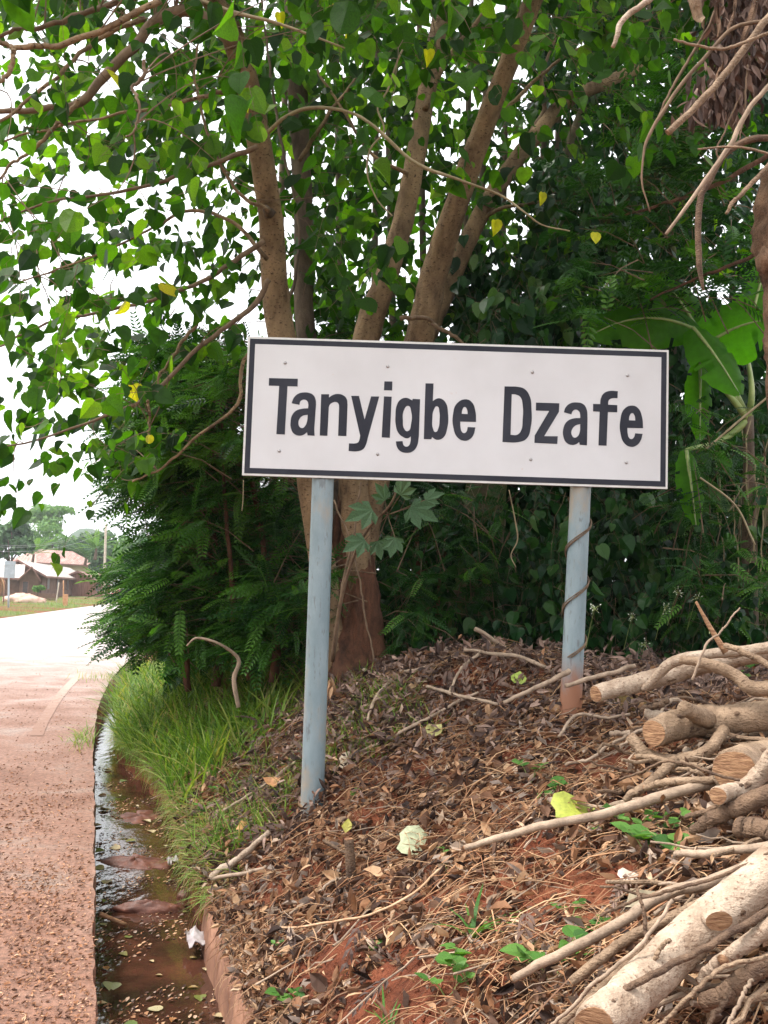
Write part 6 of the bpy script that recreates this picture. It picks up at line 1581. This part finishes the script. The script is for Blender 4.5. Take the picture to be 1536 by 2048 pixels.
# ---- log pile on the right
LOGS = [
 ([(1192, 1388, 34, 4.5), (1330, 1352, 38, 4.7), (1450, 1322, 38, 4.6), (1600, 1290, 38, 4.5)], 'log_pale', 'a', 'long pale peeled log at the top of the pile reaching furthest left', .08),
 ([(1285, 1378, 12, 4.6), (1312, 1355, 18, 4.55), (1345, 1328, 22, 4.5), (1400, 1315, 20, 4.45), (1480, 1303, 22, 4.4), (1600, 1290, 24, 4.3)], 'log_pale', False, 'bent white branch lying on the topmost pale log', .06),
 ([(1360, 1318, 16, 4.35), (1430, 1330, 24, 4.3), (1475, 1352, 24, 4.25), (1508, 1376, 30, 4.2), (1600, 1368, 28, 4.1)], 'log_tan', False, 'crooked tan branch curving over the topmost log', .06),
 ([(1452, 1290, 12, 4.3), (1500, 1312, 13, 4.2), (1560, 1345, 14, 4.1)], 'log_tan', 'a', 'short straight tan stick crossing the top right of the pile', .04),
 ([(1308, 1465, 54, 4.2), (1350, 1452, 60, 4.3), (1410, 1440, 62, 4.35), (1480, 1436, 60, 4.3), (1600, 1418, 60, 4.2)], 'log_tan', 'a', 'thick forked tan log in the middle of the pile', .07),
 ([(1290, 1425, 16, 4.7), (1340, 1440, 26, 4.65), (1420, 1470, 28, 4.6)], 'log_pale', 'a', 'pale split piece behind the forked log', .08),
 ([(1262, 1475, 22, 4.3), (1290, 1502, 25, 4.25), (1335, 1520, 26, 4.2), (1390, 1514, 26, 4.15), (1428, 1490, 25, 4.15), (1448, 1460, 24, 4.25)], 'log_tan', 'a', 'hook shaped branch hanging below the forked log', .05),
 ([(1440, 1478, 26, 4.5), (1500, 1468, 28, 4.4), (1600, 1450, 28, 4.3)], 'log_pale', False, 'pale smooth branch resting just under the forked log', .05),
 ([(1400, 1500, 30, 4.6), (1480, 1492, 34, 4.5), (1600, 1480, 34, 4.4)], 'log_pale', False, 'whitish log deep in the pile behind the hook shaped branch', .05),
 ([(1468, 1542, 88, 3.62), (1530, 1528, 86, 3.95), (1600, 1512, 84, 4.3), (1680, 1500, 84, 4.7)], 'log_tan', 'a', 'thickest log, showing its large square orange cut end', .04),
 ([(1437, 1592, 36, 3.40), (1480, 1580, 36, 3.52), (1520, 1548, 36, 3.55), (1550, 1500, 36, 3.5), (1600, 1440, 36, 3.45)], 'log_pale', 'a', 'curved pale branch with an oval cut end in front of the thickest log', .04),
 ([(930, 1697, 11, 3.75), (1000, 1675, 14, 3.72), (1100, 1650, 17, 3.68), (1250, 1617, 20, 3.75), (1350, 1586, 22, 3.8), (1460, 1562, 22, 3.85)], 'stick', 'a', 'long diagonal stick sticking far out of the pile over the bank', .05),
 ([(1250, 1600, 14, 4.0), (1285, 1572, 18, 4.0), (1320, 1540, 20, 4.05), (1350, 1520, 20, 4.1)], 'log_tan', False, 'short curved branch rising below the hook shaped branch', .05),
 ([(1270, 1515, 10, 4.2), (1330, 1524, 13, 4.15), (1450, 1540, 16, 4.1)], 'log_tan', 'a', 'thin pointed branch below the hook shaped branch', .05),
 ([(1345, 1545, 14, 4.2), (1400, 1540, 20, 4.15), (1470, 1530, 22, 4.1)], 'log_brown', 'a', 'brown branch tucked left of the square cut end', .05),
 ([(1370, 1500, 16, 4.4), (1420, 1530, 22, 4.35), (1460, 1535, 22, 4.3)], 'log_pale', False, 'pale stub wedged left of the thickest log', .05),
 ([(1345, 1712, 8, 3.3), (1365, 1708, 15, 3.28), (1440, 1704, 17, 3.2), (1600, 1688, 18, 3.1)], 'stick', 'a', 'straight pointed stick reaching left below the curved pale branch', .04),
 ([(1370, 1632, 10, 3.55), (1420, 1622, 12, 3.5), (1480, 1605, 16, 3.45), (1600, 1560, 18, 3.4)], 'log_brown', False, 'thin brown branch under the oval cut end', .06),
 ([(1385, 1660, 18, 3.5), (1430, 1640, 30, 3.45), (1500, 1605, 34, 3.4), (1600, 1560, 34, 3.35)], 'log_brown', 'a', 'thick brown broken branch right of the diagonal stick', .08),
 ([(1475, 1655, 40, 3.35), (1600, 1672, 42, 3.2)], 'log_brown', 'a', 'stubby brown log at the right edge above the straight pointed stick', .05),
 ([(1190, 2052, 84, 2.3), (1240, 2010, 88, 2.4), (1330, 1930, 88, 2.58), (1430, 1840, 84, 2.65), (1540, 1745, 82, 2.72), (1640, 1660, 80, 2.8)], 'log_pale', 'a', 'biggest pale log running diagonally across the bottom right corner', .025),
 ([(1480, 1850, 40, 2.75), (1540, 1800, 52, 2.7), (1640, 1720, 56, 2.65)], 'log_pale', False, 'pale log lying against the right side of the biggest log', .04),
 ([(1025, 1960, 15, 2.98), (1120, 1910, 20, 2.95), (1230, 1850, 21, 2.95), (1320, 1792, 22, 3.0), (1450, 1750, 24, 3.0), (1600, 1690, 24, 3.0)], 'stick', 'a', 'straight grey tan pole left of the biggest log, lowest on the bank', .04),
 ([(1145, 1965, 20, 2.85), (1250, 1885, 22, 2.85), (1330, 1842, 22, 2.85), (1440, 1795, 24, 2.85), (1600, 1705, 26, 2.85)], 'log_tan', 'a', 'second grey tan pole just left of the biggest log', .05),
 ([(1120, 2048, 16, 2.6), (1190, 1990, 18, 2.62), (1240, 1955, 20, 2.65), (1280, 1910, 14, 2.65), (1310, 1895, 10, 2.65)], 'log_tan', False, 'forked tan branch touching the lower end of the biggest log', .06),
 ([(1130, 2060, 12, 2.35), (1200, 2010, 13, 2.36), (1300, 1962, 14, 2.38), (1370, 1925, 14, 2.42), (1445, 1880, 14, 2.46), (1600, 1790, 16, 2.55)], 'log_brown', False, 'thin purplish brown branch lying over the biggest log', .04),
 ([(1400, 1965, 16, 2.55), (1440, 1925, 26, 2.52), (1480, 1890, 30, 2.5), (1600, 1800, 32, 2.5)], 'log_pale', 'a', 'pale branch with a round cut knot in the bottom right corner', .05),
 ([(1310, 2055, 8, 2.3), (1380, 1985, 9, 2.32), (1440, 1940, 9, 2.35), (1490, 1922, 9, 2.36), (1600, 1905, 9, 2.4)], 'log_tan', False, 'thin bare twig curving across the bottom right corner', .05),
 ([(1408, 2008, 34, 2.5), (1470, 1965, 36, 2.48), (1600, 1895, 38, 2.45)], 'log_brown', 'a', 'dark brown cut branch at the right edge near the bottom', .06),
 ([(1415, 2060, 9, 2.4), (1462, 1985, 11, 2.45)], 'log_brown', False, 'short dark stick below the dark brown cut branch', .05),
 ([(1240, 1560, 4, 3.7), (1330, 1528, 5, 3.6), (1400, 1535, 6, 3.55), (1480, 1560, 6, 3.5)], 'log_brown', False, 'thin black twig curving in front of the hook shaped branch', .05),
 ([(1385, 1360, 5, 4.1), (1412, 1290, 5, 4.1), (1445, 1262, 4, 4.1), (1480, 1215, 3, 4.1)], 'stick', False, 'thin grey twig rising behind the topmost log', .04),
 ([(1200, 1830, 6, 2.7), (1300, 1790, 7, 2.7), (1420, 1760, 7, 2.7), (1560, 1700, 8, 2.7)], 'log_brown', False, 'thin purplish twig lying along the two grey tan poles', .05),
 ([(1270, 1770, 6, 2.7), (1290, 1850, 8, 2.65), (1300, 1905, 10, 2.6)], 'log_brown', False, 'small forked red brown twig standing on the biggest log', .06),
 ([(1340, 1880, 8, 2.5), (1318, 1905, 9, 2.5), (1300, 1940, 9, 2.5)], 'log_tan', False, 'short stub of twig beside the small forked twig', .06),
 ([(1290, 1575, 12, 3.9), (1345, 1560, 15, 3.85), (1440, 1556, 16, 3.8)], 'log_tan', 'a', 'tan branch lying just above the long diagonal stick', .05),
 ([(1100, 2055, 7, 2.5), (1180, 1975, 8, 2.5), (1260, 1905, 8, 2.5), (1345, 1800, 7, 2.55)], 'stick', False, 'slim grey stick crossing the two poles near the bottom', .05),
 ([(1450, 2060, 8, 2.3), (1505, 1960, 8, 2.35)], 'stick', False, 'thin grey stick at the bottom right below the dark cut branch', .05),
]
for i, (L, mt, cut, lab, ro) in enumerate(LOGS):
    L2_ = []
    for (a, b_, w, y) in L:                      # rest on the ground, never inside it
        yg = ground_hit(a, min(b_, 2400))[1]; L2_.append((a, b_, w, min(y, yg * (1 - .55 * w / F) - .03) if a < 1560 else y))
    big = max(q[2] for q in L) > 30
    o = stick_obj('log' if big else 'cut_branch', L2_, 4, MAT[mt], lab, 'log' if big else 'branch', None, cut, 14 if big else 9, 44, ro * .45, i, wob=.01)
    if big:                                      # knots and flakes of bark left on the wood
        P_, W_2 = smooth_path(*px_path(L2_, 4), 44); rr_ = np.random.default_rng(i + 900)
        for kk in range(6):
            j = rr_.integers(4, 34); T_ = norm(P_[j + 1] - P_[j]); out_ = norm(-_f + np.array([0, 0, 1.0]) * rr_.uniform(-.5, 1.2) ); out_ = norm(out_ - T_ * np.dot(out_, T_)); sd_ = np.cross(T_, out_)
            a = np.linspace(0, 2 * PI, 10, endpoint=False); c_ = P_[j] + out_ * W_2[j] * .97; flake = kk % 2
            ra, rb = (W_2[j] * .9, W_2[j] * .22) if flake else (W_2[j] * .28, W_2[j] * .2)
            r1 = c_ + (ra * np.cos(a) * rr_.uniform(.6, 1.2, 10))[:, None] * T_ + (rb * np.sin(a))[:, None] * sd_ ; r2 = c_ + (r1 - c_) * .55 + out_ * W_2[j] * (.08 if flake else .12)
            r1 = r1 - out_ * W_2[j] * .1
            G().add(np.vstack([r1, r2]), [np.stack([np.arange(10), np.roll(np.arange(10), -1), np.roll(np.arange(10), -1) + 10, np.arange(10) + 10], -1), (np.arange(10) + 10)[None]]).build('bark_flake' if flake else 'knot', MAT['log_brown'], o, True)
    if 'biggest pale log running' in lab:
        cpt = at(1438, 1842, 2.56); g = G()
        a = np.linspace(0, 2 * PI, 18, endpoint=False); ax = norm(at(1475, 1838, 2.6) - at(1400, 1846, 2.6)); ay = norm(np.cross(ax, _f)); nrm = -_f
        ring = cpt + .034 * np.cos(a)[:, None] * ax + .024 * np.sin(a)[:, None] * ay; b2 = ring + _f * .03 + (ring - cpt) * .12
        g.add(np.vstack([b2, ring]), [np.stack([np.arange(18), np.roll(np.arange(18), -1), np.roll(np.arange(18), -1) + 18, np.arange(18) + 18], -1)]); g.build('branch_collar', MAT['log_pale'], o, True)
        g = G().add(ring + nrm * .001, [np.arange(18)[None]]); g.build('cut_knot', MAT['cutwood'], o)
    if 'thick forked tan log' in lab:
        p, r = px_path([(1415, 1440, 40, 4.3), (1385, 1425, 32, 4.2), (1368, 1416, 30, 4.15)], 4.3); g = G(); tube1(g, p, r, 10, 12, .03, 3); g.build('fork_stub', MAT['log_tan'], o, True)
    if 'round cut knot' in lab:
        p, r = px_path([(1452, 1925, 22, 2.52), (1443, 1918, 17, 2.44)], 2.5); g = G(); tube1(g, p, r, 6, 12, .02, 3); g.build('knot', MAT['cutwood'], o, True)
# bark strip
stick_obj('bark_strip', [(1392, 1203, 5, 4.4), (1420, 1255, 10, 4.38), (1452, 1305, 12, 4.35)], 4.4, MAT['cutwood'], 'orange splinter of wood standing up behind the log pile', 'splinter', n=10, sides=5)
# hidden support of the pile: more brushwood and dead leaves between the logs
pp = []
g = G()
for k in range(84):
    a = rng.uniform(1240, 1620); b_ = rng.uniform(1420, 1640) if k < 44 else rng.uniform(1740, 2060); b_ = b_ if a > 1330 or k < 44 else b_
    if k >= 44 and a < 1380: a += 180
    c = ground_hit(min(a, 1700), b_) + [0, 0, rng.uniform(.01, .15)]
    d = norm(np.array([-1.0, rng.uniform(-1.0, .7), rng.uniform(-.35, .2)])); L = rng.uniform(.25, .75); r = rng.uniform(.004, .012)
    tube1(g, [c - d * L / 2, c + randn3(1, .03)[0], c + d * L / 2], [r, r, r * .6], 12, 7, .08, k, wob=.03, mi=k % 3)
tag(g.build('brushwood', [MAT['log_brown'], MAT['stick'], MAT['log_tan']]), 'tangle of thin brushwood under the log pile', 'brushwood', kind='stuff')
n = 5200; px = np.concatenate([rng.uniform(1290, 1580, n // 3), rng.uniform(1180, 1600, n - n // 3)]); py = np.concatenate([rng.uniform(1440, 1700, n // 3), rng.uniform(1700, 2080, n - n // 3)])
ok = (py < 1700) | (px > 1180 + (2050 - py) * .75)
px, py = px[ok][:3000], py[ok][:3000]; kk = rng.permutation(len(px)); px, py = px[kk], py[kk]
P = np.array([ground_hit(a, b_) for a, b_ in zip(px[:1000], py[:1000])]); P = P[np.arange(len(P)).repeat(2)] + randn3(len(P) * 2, .03); P[:, 2] += np.abs(rng.normal(0, .015, len(P)))
litter('pile_litter', 0, [CURLS[0], CURLS[1], T_oval(.2, .2, 3)], 0.025, .07, MAT['dead'], 'dead leaves caught between the logs of the pile', .9, None, .04, pts=P)

# ---- hanging brushwood, upper right, with a gnarled trunk
trunk_r = empty('gnarled_trunk', at(1560, 1000, 4.9), 'gnarled trunk with flaking bark at the right edge of the picture', 'tree')
for i, L in enumerate([[(1600, 1300, 90), (1590, 1000, 80), (1572, 760, 80), (1562, 660, 66), (1560, 570, 70), (1562, 500, 100), (1560, 400, 96), (1575, 300, 70), (1590, 200, 80), (1560, 80, 90), (1530, -40, 90), (1500, -150, 90)]]):
    p, r = px_path(L, 4.9); g = G(); tube1(g, p, r, 110, 26, .085, 7 + i, flute=.22); g.build('trunk', MAT['bark_gnarl'], trunk_r, True)
for i, (px, py, ry, rz) in enumerate([(1536, 520, 22, 26)]):
    c = at(px, py, 4.82); n, m = 14, 8; th = np.linspace(0, 2 * PI, n, endpoint=False); ph = np.linspace(.05, PI - .05, m); PH, TH = np.meshgrid(ph, th, indexing='ij')
    rr = 1 + .9 * fbm(np.cos(TH) * 2 + i * 9, PH * 3 + np.sin(TH) * 2, 4 + i) + rng.normal(0, .09, PH.shape)
    V = np.stack([ry / F * 4.9 * rr * np.sin(PH) * np.cos(TH), ry / F * 4.9 * rr * np.sin(PH) * np.sin(TH), rz / F * 4.9 * rr * np.cos(PH)], -1) + c
    idx = np.arange(n * m).reshape(m, n); b0 = np.roll(idx, -1, 1); g = G().add(V.reshape(-1, 3), [np.stack([idx[:-1], idx[1:], b0[1:], b0[:-1]], -1).reshape(-1, 4)]); g.build('burl', MAT['bark_gnarl'], trunk_r, True)
HB = [
 ([(1340, -30, 14), (1303, 0, 13), (1248, 44, 12), (1226, 94, 8)], 4.2, 'log_pale', 'pale cut branch poking down from the top edge, leftmost of the hanging ones'),
 ([(1560, 10, 15), (1522, 51, 15), (1464, 130, 15), (1402, 201, 14), (1336, 265, 13)], 4.1, 'log_tan', 'thickest yellowish hanging branch with a blunt broken end'),
 ([(1570, 40, 8), (1536, 43, 8), (1470, 56, 8), (1419, 102, 8), (1351, 184, 8), (1300, 266, 7), (1286, 318, 5), (1284, 369, 4), (1300, 424, 3)], 4.3, 'twig', 'long thin hanging branch that bends straight down beyond the blunt one'),
 ([(1430, 20, 6), (1412, 61, 6), (1350, 170, 6), (1317, 232, 4)], 4.5, 'twig', 'thin dark hanging twig behind the blunt branch'),
 ([(1347, 79, 5), (1392, 92, 6), (1446, 99, 7), (1498, 82, 7), (1570, 50, 7)], 4.0, 'log_tan', 'slender branch curving level across the blunt one'),
 ([(1580, 140, 12), (1536, 174, 10), (1487, 236, 10), (1464, 287, 10), (1419, 348, 9), (1332, 468, 7)], 4.0, 'stick', 'long straight grey branch slanting down to the left'),
 ([(1580, 278, 15), (1536, 277, 14), (1487, 284, 14), (1446, 314, 13), (1419, 362, 12), (1402, 393, 13), (1395, 461, 13), (1399, 530, 12), (1407, 581, 5)], 4.2, 'log_brown', 'brown branch bending to hang vertically with a pointed tip'),
 ([(1395, 299, 4), (1470, 294, 5), (1580, 318, 6)], 3.9, 'log_tan', 'thin level twig crossing the brown bent branch'),
 ([(1580, 300, 11), (1536, 331, 10), (1470, 400, 9), (1452, 427, 6)], 4.0, 'log_tan', 'short grey branch slanting down beside the gnarled trunk'),
 ([(1480, 190, 4), (1455, 250, 4), (1435, 300, 4), (1440, 330, 3)], 4.4, 'twig', 'thin dark twig hanging straight down between the branches'),
 ([(1495, 130, 4), (1490, 220, 4), (1480, 280, 3)], 4.4, 'twig', 'short dark twig hanging beside the dry leaves'),
]
for i, (L, Y, mt, lab) in enumerate(HB):
    stick_obj('hanging_branch', L, Y, MAT[mt], lab, 'branch', None, 'b' if i in (0, 1) else False, 9, 40, .04, 30 + i, wob=.008, capmat=MAT['cutwood'])
# dry leaves hanging among them
dl = empty('dry_leaf_bunch', at(1470, 0, 4.5), 'bunch of dry brown leaves and bark flakes hanging at the top right corner', 'dry leaves')
n = 900; px = rng.normal(1475, 32, n); py = rng.uniform(-60, 230, n); px -= (py > 120) * (py - 120) * .45
P = at(px, py, rng.uniform(4.4, 4.9, n)); tip = norm(np.array([0, 0, -1.0]) + randn3(n, .35)); nr = norm(randn3(n) + [0, -.6, 0]); g = G(); R = frames(tip, nr); m = n // 2
scatter(g, CURLS[1], P[:m], R[:m], rng.uniform(.05, .11, m), rng.uniform(.1, .8, m)); scatter(g, T_oval(.16, .2, 3), P[m:], R[m:], rng.uniform(.05, .1, n - m), rng.uniform(.1, .8, n - m))
g.build('foliage', MAT['dead_grey'], dl)['kind'] = 'stuff'
for i, (px, py, w, h) in enumerate([(1400, 10, .034, .07), (1432, 30, .012, .10), (1462, 8, .010, .13), (1500, 40, .014, .16), (1440, 160, .010, .07)]):
    c = at(px, py, 4.35); q = np.linspace(-1, 1, 5); XX, ZZ = np.meshgrid(q, q, indexing='ij'); V = np.stack([XX * w * (1 - .55 * (ZZ * .5 + .5)) + .25 * h * np.sin(ZZ * 1.7 + i), .05 * XX ** 2 * w / .03 + .02 * np.sin(ZZ * 4 + i), -ZZ * h + .018 * np.sin(XX * 5 + i * 2)], -1).reshape(-1, 3) + c
    idx = np.arange(25).reshape(5, 5); qd = np.stack([idx[:-1, :-1], idx[1:, :-1], idx[1:, 1:], idx[:-1, 1:]], -1).reshape(-1, 4); g = G().add(np.vstack([V, V + [0, .006, 0]]), [qd, qd[:, ::-1] + 25]); g.build('bark_flake', MAT['log_tan' if i == 0 else 'bark_gnarl'], dl, True)
# dried compound leaves standing in the litter heap
for i, (px, py, n, L, lab) in enumerate([(790, 1235, 7, .26, 'upright dried brown leaf spray on the crest beside the tree foot'), (975, 1420, 9, .2, 'dried orange leaf spray in the middle of the heap'), (900, 1345, 10, .22, 'dark dried leaf spray hanging over the heap'), (660, 1380, 12, .26, 'dried brown leaf spray hanging right beside the left post'), (1240, 1420, 8, .15, 'dried spray on the soil knob under the topmost log')]):
    b = ground_hit(px, py + 40); top = b + [0, 0, .16 if i != 3 else .24]; e = empty('dried_leaf_spray', b, lab, 'dry leaves'); g = G(); tube1(g, [b, top], [.004, .002], 6, 5, 0, i); g.build('stem', MAT['twig'], e)
    me = WM.setdefault(('dr', i % 2), G().add(*T_oval(.17, .25, 3), .45 + .25 * (i % 2)).mesh('leaf', MAT['dead'] if i % 2 else MAT['dead_grey']))
    r = np.random.default_rng(i + 40)
    for k in range(n * 2):
        q = k / (2 * n); a = r.uniform(0, 6.28); R = frames(np.array([[math.cos(a) * .6, math.sin(a) * .6, -1]]), np.array([[math.cos(a), math.sin(a), .5]]))[0]
        o = bpy.data.objects.new('leaf', me); COL.objects.link(o); o.parent = e; m4 = np.eye(4); m4[:3, :3] = R * .085 * r.uniform(.7, 1.2); m4[:3, 3] = (top - b) * (.25 + .75 * q) + r.normal(0, .018, 3); o.matrix_basis = Matrix(m4.tolist())
# white flower heads on the creeper
for i, (px, py, Y, lab) in enumerate([(1190, 1218, 6.3, 'white spidery flower head just right of the right post'), (1265, 1235, 7.4, 'white flower cluster in the creeper, nearest the right post'), (1290, 1290, 7.4, 'white flower cluster low in the creeper behind the logs'), (1355, 1185, 7.4, 'white flower cluster high in the creeper'), (1395, 1195, 7.4, 'greenish white flower cluster beside the orange splinter'), (1330, 1215, 7.4, 'small greenish flower cluster in the creeper middle')]):
    b = at(px, py, Y); e = empty('flower_head', b, lab, 'flower'); n = 15; d = norm(randn3(n) + [0, -.3, .4]); L = rng.uniform(.015, .045, n)
    V, Fq, _ = tubes(np.stack([np.zeros((n, 3)) + b, b + d * L[:, None] * .6, b + d * L[:, None]], 1), np.full((n, 3), .0012), 3); G().add(V, [Fq]).build('stalks', MAT['midrib'], e)
    g = G(); scatter(g, OVALW, b + d * L[:, None], frames(d, randn3(n)), .014, rng.uniform(0, 1, n)); g.build('petals', MAT['white_fl'], e)['kind'] = 'stuff'
    p0 = b + [0, .25, -.25]; g = G(); tube1(g, [p0, (p0 + b) / 2 + [0, -.03, .05], b], [.003, .002, .002], 8, 4, 0); g.build('stem', MAT['midrib'], e)

# ================================================================== HAZE
hz, nt, b, out = newmat('thin humid haze')
nt.nodes.remove(b); pv = nt.nodes.new('ShaderNodeVolumePrincipled'); pv.inputs['Density'].default_value = HAZE; pv.inputs['Color'].default_value = (.93, .96, 1, 1); pv.inputs['Anisotropy'].default_value = .3
nt.links.new(pv.outputs[0], out.inputs['Volume'])
g = G(); box(g, [0, 300, 26], [1500, 0, 0], [0, 1700, 0], [0, 0, 28.5]); tag(g.build('haze', hz), kind='stuff')
